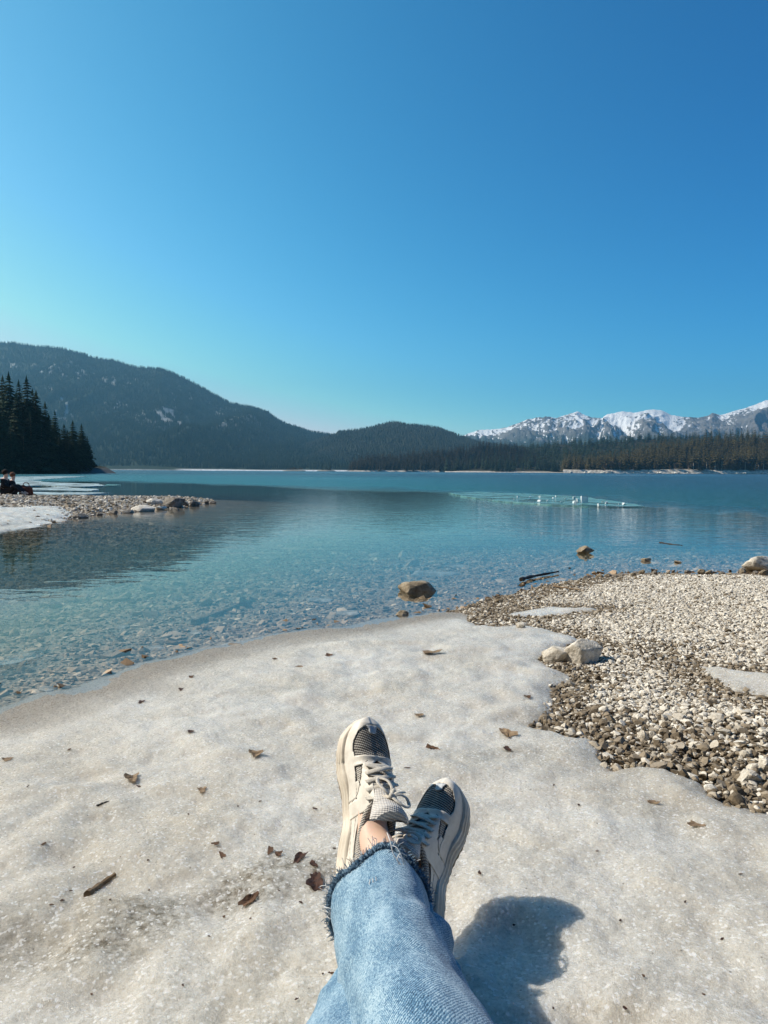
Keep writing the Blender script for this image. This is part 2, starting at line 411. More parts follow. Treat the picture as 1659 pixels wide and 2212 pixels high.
X, Y, nr, na, wrap = polar(.9, 6600, 1.03, rad(42), 420, 60)
dl = land_sd(X, Y); G = ground_z(X, Y, dl)
R = np.hypot(X, Y)
bear = X / np.maximum(Y, 1e-3); front = Y > 0
edge = np.interp(bear, [-.52, -.3, -.1, .05, .2, .35, .52], [60, 50, 40, 36, 32, 25, 20])   # where the breeze starts
edge = edge * (1 + .12 * fbm(bear * 9, bear * 0, 3, 3) + .16 * fbm(bear * 14, np.log(R + 1) * 7, 13, 4))
wind = np.where(front, ss(edge * .90, edge * 1.30, R), ss(30, 60, R))
wind = wind * (1 - .35 * ss(1.5, 3, np.maximum(0, (fbm(np.log(R + 1) * 4, bear * 3, 91, 2)) * 5)))
rip = np.clip(ss(8, 14, R) * (.5 + .5 * ss(.0, .3, bear)) + .25 * ss(6, 9, R), 0, 1)
turq = np.where(front, ss(edge * 1.0, edge * 1.2, R) * (1 - ss(edge * 1.6, edge * 4.5, R)), 0) * np.interp(bear, [-.6, -.3, .0, .2, .5], [.30, .36, .30, .10, .06])
o = mesh_np('lake_water', np.stack([X, Y, X * 0], -1).reshape(-1, 3), up(grid_faces(nr, na, wrap_v=wrap)), M_water, smooth=True,
            attrs={'depth': np.maximum(-G, 0).ravel(), 'wind': wind.ravel(), 'ripple': rip.ravel(), 'turq': turq.ravel()})
tag(o, 'clear turquoise mountain lake rippled by a light breeze', 'lake', kind='structure')

X, Y, nr, na, wrap = polar(.25, 7.5, 1.0052, rad(52), 860, 0)
di = ice_sd(X, Y); dl = land_sd(X, Y); G = ground_z(X, Y, dl); Z = ice_z(X, Y, di, dl, G)
R = np.hypot(X, Y)
def blob(px, py, rx, ry, rot=0):
    c = at_z(px, py, .15); dx, dy = X - c[0], Y - c[1]
    ca, sa = math.cos(rot), math.sin(rot)
    return np.exp(-(((dx * ca + dy * sa) / rx) ** 2 + ((-dx * sa + dy * ca) / ry) ** 2))
dirt = .9 * blob(430, 1930, .34, .10, .25) + .7 * blob(60, 2030, .25, .07, .2) + .55 * blob(620, 1860, .16, .08) + .45 * blob(1130, 1610, .35, .10, .5) + .35 * blob(1200, 1540, .2, .1) \
    + .45 * blob(640, 1435, .25, .10) + .30 * blob(450, 1470, .5, .2, .3) + .3 * blob(1420, 1735, .12, .03) + .4 * blob(1500, 1782, .10, .03) + .4 * blob(1120, 1350, .2, .06) + .25 * blob(1300, 2080, .3, .2) + .3 * blob(900, 1400, .15, .05)
dirt = np.clip(dirt * (.7 + 1.2 * fbm(X * 7, Y * 7, 61, 4)) + .10 * ss(.1, .7, fbm(X * 4, Y * 4, 62, 4)), 0, 1)
dirt = np.maximum(dirt, .5 * (1 - ss(0, .13, di)))
near_w = 1 - ss(.03, .46 + .25 * fbm(X * 3, Y * 3, 63, 3), dl)
wet = np.clip(near_w ** .9, 0, 1)
Z = Z + (.0030 * fbm(X * 60, Y * 60, 71, 3)) * ss(0, .1, di)
Vv = np.stack([X, Y, Z], -1).reshape(-1, 3); Fq = up(grid_faces(nr, na))
keep = (di.ravel()[Fq].max(1) > -.03)
Fq = Fq[keep]; used = np.unique(Fq); mp = np.full(len(Vv), -1); mp[used] = np.arange(len(used))
o = mesh_np('snow_ice', Vv[used], mp[Fq], M_ice, attrs={'dirt': dirt.ravel()[used], 'wet': wet.ravel()[used]})
tag(o, 'grainy grey white old snow and ice covering the shore', 'snow', kind='structure')

# ------------------------------------------------------------------ gravel
def scatter(n, X, Y, Z, size, tone, sub, seed, flat=.62, sink=.15):
    r = RS(seed); protos = []
    for k in range(10):
        V, Fc = rock(seed * 31 + k, (2, r.uniform(1.2, 1.8), r.uniform(.8, 1.3)), sub, .22, 9, (.30, .75)); protos.append((V, Fc))
    mV, mF, mA = [], [], []; base = 0
    pid = r.randint(0, 10, n)
    for k in range(10):
        idx = np.where(pid == k)[0]; V, Fc = protos[k]
        if not len(idx): continue
        m = len(idx); a = r.uniform(0, 2 * math.pi, m); tx = r.normal(0, .35, m); ty = r.normal(0, .35, m)
        ca, sa = np.cos(a), np.sin(a)
        P = V[None] * (size[idx][:, None, None] / 2) * np.array([1, 1, 1.0])
        x, y, z = P[..., 0], P[..., 1], P[..., 2] * (flat / .62) * r.uniform(.7, 1.3, m)[:, None]
        z, y = z * np.cos(tx)[:, None] + y * np.sin(tx)[:, None], y * np.cos(tx)[:, None] - z * np.sin(tx)[:, None]
        z, x = z * np.cos(ty)[:, None] + x * np.sin(ty)[:, None], x * np.cos(ty)[:, None] - z * np.sin(ty)[:, None]
        xx = x * ca[:, None] - y * sa[:, None] + X[idx][:, None]; yy = x * sa[:, None] + y * ca[:, None] + Y[idx][:, None]
        zz = z + (Z[idx] + size[idx] * sink)[:, None]
        mV.append(np.stack([xx, yy, zz], -1).reshape(-1, 3))
        mF.append((Fc[None] + (np.arange(m) * len(V))[:, None, None] + base).reshape(-1, 3)); mA.append(np.repeat(tone[idx], len(V))); base += m * len(V)
    return np.concatenate(mV), np.concatenate(mF), np.concatenate(mA)
def sample(n, xr, yr, seed, keep):
    r = RS(seed); x = r.uniform(*xr, n); y = r.uniform(*yr, n); k = keep(x, y); return x[k], y[k]
def vis(x, y, m=.1): return np.abs(x) < .56 * y + .35 + m
# beach
x, y = sample(290000, (.35, 4.6), (1.0, 6.6), 11, lambda x, y: vis(x, y))
d = land_sd(x, y); di = ice_sd(x, y); k = (d > -.10) & (di < .03); x, y, d, di = x[k], y[k], d[k], di[k]
r = RS(12); n = len(x)
size = np.clip(r.lognormal(math.log(.0145), .36, n), .007, .040)
# pale dry band across the middle and far side, browner damp stones low down and along the water
pale = ss(1.95, 2.9, y + .30 * fbm(x * 1.6, y * 1.6, 77, 3) + .10 * (x - 1)) * ss(.05, .45, d + .10 * fbm(x * 2, y * 2, 78, 2)) * ss(-.02, -.28, di) * .92
pale = np.clip(pale - .55 * np.exp(-(((x - 1.25) / .45) ** 2 + ((y - 3.6) / .18) ** 2)), 0, 1)
tone = np.clip(np.where(r.rand(n) < .16 + .75 * pale, r.uniform(.62, 1, n), r.uniform(.05, .58, n)), 0, 1)
z = ground_z(x, y) + r.uniform(0, .006, n)
V, Fc, A = scatter(n, x, y, z, size, tone, 1, 5, sink=.2)
V2, F2, A2 = scatter(int((y < 2.6).sum()) // 3, x[y < 2.6][::3], y[y < 2.6][::3], z[y < 2.6][::3] + .006, size[y < 2.6][::3] * 1.25, tone[y < 2.6][::3], 2, 6, sink=.22)
o = mesh_np('gravel', np.vstack([V, V2]), np.vstack([Fc, F2 + len(V)]), M_peb, smooth=False, attrs={'tone': np.concatenate([A, A2])})
tag(o, 'pale and brown angular pebbles of the beach beside the ice', 'gravel', kind='stuff')
print('beach pebbles', n)
# lake bed
x, y = sample(260000, (-7.5, 7.5), (1.8, 14), 15, lambda x, y: vis(x, y))
r = RS(16); d = land_sd(x, y); k = (d < -.05) & (d > -9.0) & (ice_sd(x, y) < -.03) & (r.rand(len(x)) < np.interp(-d, [0, 1, 2.5, 5, 9], [1, .85, .6, .3, .05])); x, y, d = x[k], y[k], d[k]; n = len(x)
size = np.clip(r.lognormal(math.log(.020), .55, n), .009, .13) * (1 + .5 * ss(0, 3, -d))
V, Fc, A = scatter(n, x, y, ground_z(x, y), size, np.clip(r.beta(2, 3, n), 0, 1), 1, 8, flat=.35, sink=.02)
x2, y2 = sample(90000, (-13, 13), (6, 24), 19, lambda x, y: vis(x, y)); d2 = land_sd(x2, y2); k2_ = (d2 < -2.0) & (r.rand(len(x2)) < np.interp(-d2, [2, 6, 14, 18], [.3, .9, .7, .1])); x2, y2 = x2[k2_], y2[k2_]; n2_ = len(x2)
Vb, Fb, Ab = scatter(n2_, x2, y2, ground_z(x2, y2), np.clip(r.lognormal(math.log(.05), .5, n2_), .02, .3), np.clip(r.beta(2, 3, n2_), 0, 1), 1, 28, flat=.35, sink=.02)
Fc = np.vstack([Fc, Fb + len(V)]); V = np.vstack([V, Vb]); A = np.concatenate([A, Ab])
o = mesh_np('lake_bed_pebbles', V, Fc, M_bedpeb, smooth=False, attrs={'tone': A})
tag(o, 'brown grey pebbles lying under the shallow clear water', 'pebbles', kind='stuff')
print('bed pebbles', n)
# spit gravel
x, y = sample(90000, (-16, -3), (11, 31), 17, lambda x, y: x < -.10 * y)
d = land_sd(x, y); k = (d > -.02) & (x > -.62 * y); x, y, d = x[k], y[k], d[k]; n = len(x); r = RS(18)
V, Fc, A = scatter(n, x, y, ground_z(x, y), np.clip(r.lognormal(math.log(.048), .4, n), .02, .16), np.clip(r.beta(2.2, 1.8, n), 0, 1), 1, 9, sink=.1)
o = mesh_np('spit_gravel', V, Fc, M_peb, smooth=False, attrs={'tone': A})
tag(o, 'coarse gravel covering the low spit across the bay', 'gravel', kind='stuff')
print('spit pebbles', n)
# snow strip on the near side of the spit
sp = [at_z(*p, .05)[:2] for p in [(165, 1110), (150, 1102), (110, 1103), (0, 1107), (-120, 1112), (-150, 1165), (0, 1141), (80, 1130), (140, 1119)]]
gx, gy = np.meshgrid(np.linspace(-12, -4.5, 260), np.linspace(10.5, 18, 260), indexing='ij')
sd_ = sdf(sp, gx, gy) + .12 * fbm(gx * 3, gy * 3, 5, 3)
gz = np.maximum(ground_z(gx, gy), 0) + .07 * np.sqrt(np.clip(sd_ / .5, 0, 1)) - .02 + .035 * fbm(gx * 3, gy * 3, 9, 4) + .012 * fbm(gx * 14, gy * 14, 19, 3)
Fq = grid_faces(260, 260); Fq = Fq[sd_.ravel()[Fq].max(1) > -.05]
zero = np.zeros(gx.size)
o = mesh_np('snow_bank', np.stack([gx, gy, gz], -1).reshape(-1, 3), Fq, M_ice, attrs={'dirt': zero, 'wet': zero})
tag(o, 'white snow strip along the water edge of the gravel spit', 'snow', kind='structure')

# ------------------------------------------------------------------ single rocks
def put_rock(name, px, py, w, h, dep, label, cat, seed, m, fn=on_ground, group=None, sink=.25, sub=4, rz=0, cuts=10, flatz=None):
    p = fn(px, py); dist = (Vector(p) - Vector(CAM)).length
    k = dist / F
    dims = (w * k, (dep or w * .8) * k, h * k)
    V, Fc = rock(seed, dims, sub, .28, cuts)
    V[:, 2] += dims[2] * (.5 - sink)
    o = mesh_np(name, V, Fc, m, smooth=False if sub < 4 else True)
    o.location = p + Vector((0, dims[1] * .3, 0)); o.rotation_euler = (0, 0, rz)
    return tag(o, label, cat, group)
put_rock('boulder', 1261, 1436, 92, 66, 80, 'large pale boulder at the gravel edge touching the ice', 'boulder', 41, M_lime, cuts=12)
put_rock('boulder', 1202, 1434, 56, 44, 50, 'smaller pale rock leaning against the large boulder in the gravel', 'boulder', 43, M_lime, cuts=12)
put_rock('rock', 903, 1292, 86, 44, 55, 'tan brown rock rising from the shallows just beyond the ice edge', 'rock', 52, M_wetrock, cuts=12, sink=.2)
put_rock('rock', 1266, 1196, 36, 20, 26, 'small brown rock alone in open water beyond the dark stick', 'rock', 61, M_wetrock, fn=lambda a, b: Vector(at_z(a, b, .0)), cuts=10, sink=.2, sub=3)
put_rock('rock', 1648, 1238, 66, 40, 50, 'white block shaped rock at waterline on the gravel corner', 'rock', 66, M_lime, cuts=12, sink=.2)
put_rock('rock', 1605, 1238, 14, 14, 12, 'small upright stone just left of the white block shaped rock', 'rock', 67, M_grey, cuts=10, sub=3)
put_rock('rock', 1397, 1212, 22, 8, 16, 'flat orange brown stone barely breaking the water', 'rock', 68, M_wetrock, fn=lambda a, b: Vector(at_z(a, b, .0)), cuts=8, sub=3)
put_rock('rock', 1466, 1216, 16, 6, 12, 'tiny tan stone awash right of the flat orange brown stone', 'rock', 69, M_wetrock, fn=lambda a, b: Vector(at_z(a, b, .0)), cuts=8, sub=3)
put_rock('rock', 868, 1333, 30, 18, 22, 'dark wet stone at the water edge below the tan brown rock', 'rock', 70, M_wetrock, cuts=10, sub=3)
put_rock('rock', 1126, 1356, 22, 14, 20, 'small pale stone melted into the ice near the gravel', 'rock', 71, M_lime, fn=on_ice, cuts=10, sub=3)
sp_st = [(1622, 1700, 48, 38, 'big white stone near the lower gravel edge by the ice'), (1655, 1672, 34, 40, 'tall white stone above the big white stone in the gravel'), (1391, 1606, 28, 34, 'upright white stone, left of a close pair in brown gravel'),
         (1412, 1600, 22, 24, 'rounder white stone, right of a close pair in brown gravel'), (1369, 1672, 26, 24, 'yellowish stone on the gravel edge touching the ice'), (1265, 1602, 30, 12, 'flat white stone, left of two in line by the ice edge'),
         (1299, 1606, 30, 12, 'flat white stone, right of two in line by the ice edge'), (1213, 1544, 24, 18, 'white stone beside the ice where the gravel narrows'), (1377, 1466, 18, 14, 'dark brown stone among white gravel below the boulders'),
         (1600, 1745, 36, 26, 'grey brown stone lowest in the gravel beside the ice'), (1440, 1560, 24, 16, 'pale stone in the middle of the brown gravel'), (1545, 1620, 24, 14, 'flat tan stone in the brown gravel above the big white stone'),
         (1318, 1335, 20, 14, 'pale stone in gravel right of the small ice tongue'), (1205, 1560, 16, 12, 'small white stone below the white stone beside the ice')]
for i, (px, py, w, h, lab) in enumerate(sp_st):
    put_rock('stone', px, py, w, h, w * .8, lab, 'stone', 100 + i, M_grey if 'brown stone' in lab else (M_wetrock if 'yellow' in lab or 'tan' in lab else M_lime), cuts=11, sub=3, rz=i)
for i in range(26):       # stones along the wet edge of the gravel
    px = 1050 + i * 24 + (i * 37 % 11); py = np.interp(px, [1040, 1110, 1215, 1330, 1659], [1318, 1294, 1268, 1243, 1241]) + (i * 29 % 9) - 4
    put_rock('stone', px, py, 11 + (i * 7 % 8), 8 + i * 5 % 6, 10, 'small wet stone along the waterline of the gravel beach', 'stone', 200 + i, M_wetrock if i % 3 else M_grey, group='wet stones along the gravel waterline', sub=2, cuts=7)
# submerged stones and slabs
def on_bed(px, py): return on(px, py, ground_z)
slabs = [(965, 1160, 120, 22, 'long flat pale slab under water, farthest of the sunken slabs'), (938, 1246, 110, 26, 'flat grey slab under water just beyond the tan brown rock'), (985, 1226, 60, 14, 'narrow slab under water above the flat grey slab'),
         (860, 1224, 34, 12, 'small sunken slab left of the narrow slab'), (690, 1302, 56, 18, 'sunken tan slab left of the tan brown rock'), (748, 1330, 60, 18, 'flat sunken slab close to the ice edge at mid shore'),
         (418, 1372, 22, 14, 'round dark stone on the lake bed near the ice edge'), (330, 1405, 40, 14, 'long dark stone on the lake bed near the left ice edge'), (95, 1494, 30, 12, 'pale flat stone under water at far left beside the ice'),
         (262, 1358, 26, 12, 'whitish stone under deeper water at left'), (505, 1396, 30, 10, 'flat brown stone touching the ice under water')]
for i, (px, py, w, h, lab) in enumerate(slabs):
    put_rock('sunken_slab' if 'slab' in lab else 'sunken_stone', px, py, w, h * .5, h * 3.2, lab, 'stone', 300 + i, M_grey, fn=on_bed, sink=.3, sub=3, cuts=9, rz=.3)
# spit boulders
spit_r = [(374, 1095, 44, 30, 'largest of the pale boulders heaped near the spit tip'), (331, 1090, 34, 18, 'flat pale boulder left of the largest spit boulder'), (418, 1094, 34, 20, 'dark sided boulder toward the spit tip'), (396, 1092, 22, 16, 'boulder wedged right of the largest spit boulder'),
          (443, 1089, 16, 10, 'second outermost small rock at the spit tip'), (459, 1088, 14, 9, 'outermost small rock at the spit tip'), (307, 1105, 52, 18, 'long pale topped slab at the spit waterline'), (271, 1108, 38, 10, 'low dark rock at the waterline left of the long slab'),
          (243, 1111, 20, 14, 'upright dark rock at the spit waterline'), (170, 1120, 32, 15, 'dark rock at the end of the white snow strip'), (347, 1102, 26, 12, 'pale rock in the water edge below the heap'), (380, 1104, 20, 11, 'low rock in front of the largest spit boulder'),
          (261, 1081, 20, 9, 'pale rock on the far edge of the spit'), (213, 1114, 16, 9, 'small rock between the two dark waterline rocks'), (290, 1100, 16, 8, 'small pale rock above the long slab'), (410, 1084, 20, 10, 'pale rock behind the dark sided boulder')]
for i, (px, py, w, h, lab) in enumerate(spit_r):
    put_rock('boulder', px, py, w, h, w * .7, lab, 'boulder', 400 + i, M_lime if i in (1, 6, 10) else M_grey, sink=.3, sub=3, cuts=11, rz=i * .7)

# ------------------------------------------------------------------ debris
M_bark = m_simple('brown bark', (.045, .022, .012), (.20, .11, .06), 60, .8, .003, stretch=(1, .25, 1))
M_darkleaf = m_simple('dark dead leaf', (.018, .009, .006), (.085, .035, .02), 90, .7, .002)
M_tanleaf = m_simple('tan dead leaf', (.12, .075, .04), (.34, .25, .16), 70, .8, .002)
M_wood = m_simple('weathered wood', (.06, .035, .02), (.30, .21, .12), 40, .8, .002, stretch=(.12, 1, 1))
M_black = m_simple('wet black twig', (.01, .008, .006), (.05, .035, .025), 80, .6, .001)
def leaf(name, px, py, w, h, label, m, seed, rz=0, group=None, fn=on_ice, curl=.35, n=18):
    p = fn(px, py); k = (p - Vector(CAM)).length / F; r = RS(seed)
    k2 = k / max(.3, math.sin(math.atan2(.8, p.y)))    # foreshortened depth
    w *= .85; h *= .85
    a = np.linspace(0, 2 * math.pi, n, endpoint=False)
    rr = (.62 + .38 * r.rand(n)) * (1 + .25 * np.sin(3 * a + seed))
    ring = np.stack([np.cos(a) * rr * w * k / 2, np.sin(a) * rr * h * k2 / 2], -1)
    V = []; 
    for f in (1, .66, .33): V += [(q[0] * f, q[1] * f) for q in ring]
    V.append((0, 0)); V = np.array(V)
    s = w * k / 2
    z = curl * s * ((V[:, 0] / s) ** 2 * .8 + .5 * fbm(V[:, 0] / s * 2 + seed, V[:, 1] / s * 2, seed, 2)) + .12 * s + .002
    z = z * .6; V3 = np.c_[V, z]; t = max(.0010, .03 * s)
    m_ = len(V3); top = V3 + [0, 0, t]
    Fq = []
    for rr_ in range(2):
        for j in range(n): Fq.append((rr_ * n + j, rr_ * n + (j + 1) % n, (rr_ + 1) * n + (j + 1) % n, (rr_ + 1) * n + j))
    Fq = np.array(Fq); Ft = np.array([(2 * n + j, 2 * n + (j + 1) % n, 3 * n) for j in range(n)])
    side = np.array([(j, (j + 1) % n, m_ + (j + 1) % n, m_ + j) for j in range(n)])
    o = mesh_np(name, np.vstack([V3, top]), [np.vstack([Fq[:, ::-1], Fq + m_, side]), np.vstack([Ft[:, ::-1], Ft + m_])], m, smooth=False)
    o.location = p; o.rotation_euler = (0, 0, rz)
    return tag(o, label, 'leaf' if 'leaf' in name else 'bark', group)
leaf('bark_piece', 541, 1944, 34, 46, 'large curled piece of brown bark left of the jeans hem', M_bark, 3, -.45, curl=.8)
leaf('dead_leaf', 681, 1908, 44, 46, 'large shredded dark brown leaf nearest the jeans hem', M_darkleaf, 4, .2, curl=.6)
leaf('dead_leaf', 677, 1868, 18, 16, 'small dark leaf just above the large shredded leaf', M_darkleaf, 5, .6)
leaf('dead_leaf', 647, 1854, 26, 30, 'medium dark brown leaf left of the shoe heel', M_darkleaf, 6, -.3, curl=.5)
leaf('dead_leaf', 601, 1846, 22, 12, 'right half of a reddish brown leaf pair', M_bark, 7, .3)
leaf('dead_leaf', 583, 1838, 14, 20, 'left half of a reddish brown leaf pair', M_bark, 8, .1)
leaf('dead_leaf', 479, 1848, 14, 18, 'small reddish leaf left of the leaf pair', M_bark, 9, .5)
leaf('dead_leaf', 466, 1824, 20, 8, 'thin brown leaf scrap above the small reddish leaf', M_bark, 10, -.3)
leaf('dead_leaf', 287, 1682, 34, 20, 'curled tan brown leaf alone on the clean left ice', M_tanleaf, 11, .2, curl=.7)
leaf('dead_leaf', 437, 1708, 22, 16, 'pale skeleton leaf between the curled leaf and the shoe', M_tanleaf, 12, .2)
leaf('dead_leaf', 553, 1630, 40, 14, 'long tan leaf half sunk in a melt hollow', M_tanleaf, 13, .1, curl=.5)
leaf('dead_leaf', 930, 1411, 58, 12, 'long brown bark like leaf strip in the middle of the far ice', M_tanleaf, 14, 0, curl=.4)
leaf('dead_leaf', 710, 1416, 24, 10, 'reddish leaf in a hollow left of the long strip', M_bark, 15, .2)
leaf('dead_leaf', 594, 1424, 14, 6, 'tiny brown leaf near the ice edge at mid shore', M_bark, 16, .2)
leaf('dead_leaf', 647, 1441, 22, 6, 'flat tan leaf stain below the tiny brown leaf', M_tanleaf, 17, .2)
leaf('dead_leaf', 413, 1463, 14, 8, 'upper of two dark bits near the left ice edge', M_bark, 18, .2)
leaf('dead_leaf', 391, 1490, 12, 8, 'lower of two dark bits near the left ice edge', M_darkleaf, 19, .2)
leaf('dead_leaf', 305, 1517, 16, 7, 'black flake on the wet ice edge at left', M_darkleaf, 20, .2)
leaf('dead_leaf', 411, 1581, 16, 8, 'small dark leaf crumb on ice above the tan sunk leaf', M_darkleaf, 21, .4)
leaf('dead_leaf', 1094, 1586, 38, 26, 'crumpled golden brown leaf between the shoes and the gravel', M_tanleaf, 22, .3, curl=.8)
leaf('dead_leaf', 1095, 1618, 18, 12, 'dark red leaf just below the crumpled golden leaf', M_darkleaf, 23, .1)
leaf('dead_leaf', 933, 1618, 18, 16, 'upright triangular brown leaf beyond the right shoe', M_bark, 24, 1.0, curl=1.1)
leaf('dead_leaf', 1140, 1506, 18, 8, 'brown leaf on the ice beside the narrow gravel bay', M_bark, 25, .2)
leaf('dead_leaf', 905, 1546, 26, 7, 'faint tan leaf beyond the left shoe toe', M_tanleaf, 26, .1)
leaf('dead_leaf', 1503, 1784, 40, 10, 'brown stain like leaf remains low on the right ice', M_tanleaf, 27, -.5)
leaf('dead_leaf', 1412, 1735, 30, 8, 'thin brown leaf remains above the right ice stain', M_tanleaf, 28, -.3)
leaf('dead_leaf', 1036, 1887, 8, 9, 'single dark crumb right of the shoes above the shadow', M_darkleaf, 29, 0)
leaf('dead_leaf', 16, 1642, 26, 8, 'pale brown leaf at the left border of the ice', M_tanleaf, 30, 0)
def stick(name, pts, r0, r1, label, m, fn=on_ice, lift=.4, k=7, grp=None):
    P = [fn(*p) for p in pts]; P = [Vector((q.x, q.y, q.z + r0 * lift)) for q in P]; o0 = P[0].copy()
    path = spline([np.array(q - o0) for q in P], 10); rr = np.linspace(r0, r1, 10) * (1 + .25 * np.sin(np.arange(10) * 2.1))
    mb = MB(); tube_to(mb, path, rr, k); o = mb.build(name, m, None, False); o.location = o0
    return tag(o, label, 'stick', grp)
stick('wood_splinter', [(188, 1936), (215, 1916), (248, 1892)], .0075, .0045, 'split brown wood splinter on dirty ice at lower left', M_wood)
stick('twig', [(209, 1742), (222, 1736), (236, 1731)], .0028, .0012, 'short black twig above the wood splinter', M_black)
stick('driftwood_stick', [(1125, 1263), (1150, 1256), (1206, 1245)], .018, .008, 'dark wet driftwood stick in shallows near the gravel', M_black, on_ground, 2.5)
stick('thin_stick', [(1195, 1272), (1225, 1277), (1262, 1282)], .008, .004, 'thin brown stick on gravel beside the waterline', M_wood, on_ground, 3)
stick('sunken_branch', [(418, 1352), (470, 1332), (545, 1300)], .022, .010, 'long straight branch lying under water at mid left', M_wood, on_bed, 1.0)
stick('floating_twig', [(1425, 1172), (1452, 1176), (1474, 1178)], .010, .004, 'thin dark twig floating on open water at right', M_black, lambda a, b: Vector(at_z(a, b, .0)), .2)
specks = [(95, 1824), (160, 1875), (153, 1926), (111, 1956), (134, 1947), (238, 1945), (322, 1924), (320, 1860), (602, 1925), (484, 1982), (451, 2024), (650, 1951), (541, 1986), (711, 2103), (697, 2106), (718, 2104), (407, 1760), (514, 1743), (562, 1732), (680, 1748),
          (722, 1834), (198, 2150), (395, 2130), (640, 2160), (1196, 1697), (880, 1660), (1340, 1990), (1290, 1840), (1480, 1950), (1560, 2030), (1600, 1890), (300, 1700), (60, 1700), (150, 1620), (1250, 1740), (1110, 2000), (1390, 2110), (1195, 2180), (1350, 2180), (1520, 2150)]
r = RS(8)
for i, (px, py) in enumerate(specks):
    leaf('leaf_crumb', px, py, r.uniform(3, 8), r.uniform(3, 8), 'tiny dark plant crumb frozen on the pale ice', M_darkleaf if i % 3 else M_bark, 500 + i, r.uniform(0, 3), 'plant crumbs scattered on the ice', n=7)

# ------------------------------------------------------------------ ice on the lake
def m_lakeice(name, c, alpha):
    m, nt, out = mat(name); co = coord(nt)
    n = noise(nt, co, .9, 5, .65); n2 = noise(nt, co, 6, 4)
    d = N(nt, 'ShaderNodeBsdfPrincipled'); L(nt, mixc(nt, n2, tuple(x * .75 for x in c), c), d.inputs['Base Color']); d.inputs['Roughness'].default_value = .35
    L(nt, bump(nt, n2, .4, .02), d.inputs['Normal'])
    t = N(nt, 'ShaderNodeBsdfTransparent'); mx = N(nt, 'ShaderNodeMixShader')
    L(nt, ramp(nt, n, [(.40, (alpha * .15,) * 3), (.56, (alpha,) * 3)]), mx.inputs[0]); L(nt, t.outputs[0], mx.inputs[1]); L(nt, d.outputs[0], mx.inputs[2])
    L(nt, mx.outputs[0], out.inputs['Surface']); return m
M_thin = m_lakeice('thin teal ice', (.20, .47, .46), .66); M_whiteice = m_lakeice('white rotten ice', (.62, .72, .72), .95); M_block = m_simple('clear white ice', (.62, .70, .72), (.85, .9, .92), 20, .25, .004, .5)
def floe(px_pts, m, label, seed, th=.035, cat='ice sheet', group=None):
    P = np.array([at_z(*p, .0)[:2] for p in px_pts]); r = RS(seed)
    Q = []
    for i in range(len(P)):
        a, b = P[i], P[(i + 1) % len(P)]
        for k in range(6):
            f = k / 6; e = np.linalg.norm(b - a); q = a + (b - a) * f + r.normal(0, min(.018 * e, .5), 2) * [1, 1.0]; Q.append(q)
    Q = np.array(Q); c = Q.mean(0)
    bm = bmesh.new(); vs = [bm.verts.new((q[0] - c[0], q[1] - c[1], th)) for q in Q]; f = bm.faces.new(vs)
    ex = bmesh.ops.extrude_face_region(bm, geom=[f])
    for v in [g for g in ex['geom'] if isinstance(g, bmesh.types.BMVert)]: v.co.z = -.01
    bmesh.ops.triangulate(bm, faces=[q for q in bm.faces if len(q.verts) > 4])
    bmesh.ops.recalc_face_normals(bm, faces=bm.faces)
    me = bpy.data.meshes.new('ice_sheet'); bm.to_mesh(me); bm.free(); me.materials.append(m)
    o = bpy.data.objects.new('ice_sheet', me); COL.objects.link(o); o.location = (c[0], c[1], 0)
    return tag(o, label, cat, group)
floe([(965, 1066), (1030, 1064), (1140, 1068), (1260, 1075), (1330, 1085), (1395, 1096), (1300, 1097), (1190, 1092), (1090, 1085), (1010, 1075)], M_thin, 'long thin teal ice sheet adrift on the calm water at right', 1)
floe([(0, 1031), (120, 1029), (190, 1030), (120, 1034), (60, 1038), (110, 1043), (215, 1046), (225, 1050), (170, 1053), (90, 1050), (0, 1051)], M_whiteice, 'broad white ice along the headland shore behind the seated people', 2)
floe([(45, 1056), (140, 1054), (215, 1058), (200, 1062), (110, 1061), (40, 1061)], M_whiteice, 'middle strip of broken ice behind the spit', 3)
floe([(30, 1064), (150, 1065), (235, 1066), (180, 1070), (90, 1071), (35, 1069)], M_whiteice, 'nearest strip of broken ice, right behind the spit', 4)
floe([(230, 1047), (262, 1048), (250, 1050), (225, 1050)], M_thin, 'small teal ice piece off the end of the white ice', 5)
floe([(-30, 1445), (0, 1432), (60, 1405), (96, 1412), (88, 1424), (20, 1440)], m_lakeice('clear plate ice', (.30, .45, .48), .30), 'clear ice plate floating near the left shore', 6, .012)
bl = [(1262, 1082, 14, 14), (1247, 1082, 8, 9), (1241, 1086, 9, 7), (1243, 1089, 5, 9), (1240, 1077, 6, 7), (1183, 1084, 7, 6), (1165, 1083, 6, 4), (1145, 1076, 4, 5), (1118, 1074, 5, 4), (1293, 1092, 6, 6), (1302, 1085, 5, 5), (1310, 1087, 6, 5), (1347, 1090, 9, 6), (1165, 1074, 5, 5), (1213, 1086, 5, 4), (1195, 1077, 4, 4), (1201, 1073, 3, 4), (1110, 1080, 3, 4), (1222, 1078, 4, 3), (1337, 1089, 5, 4)]
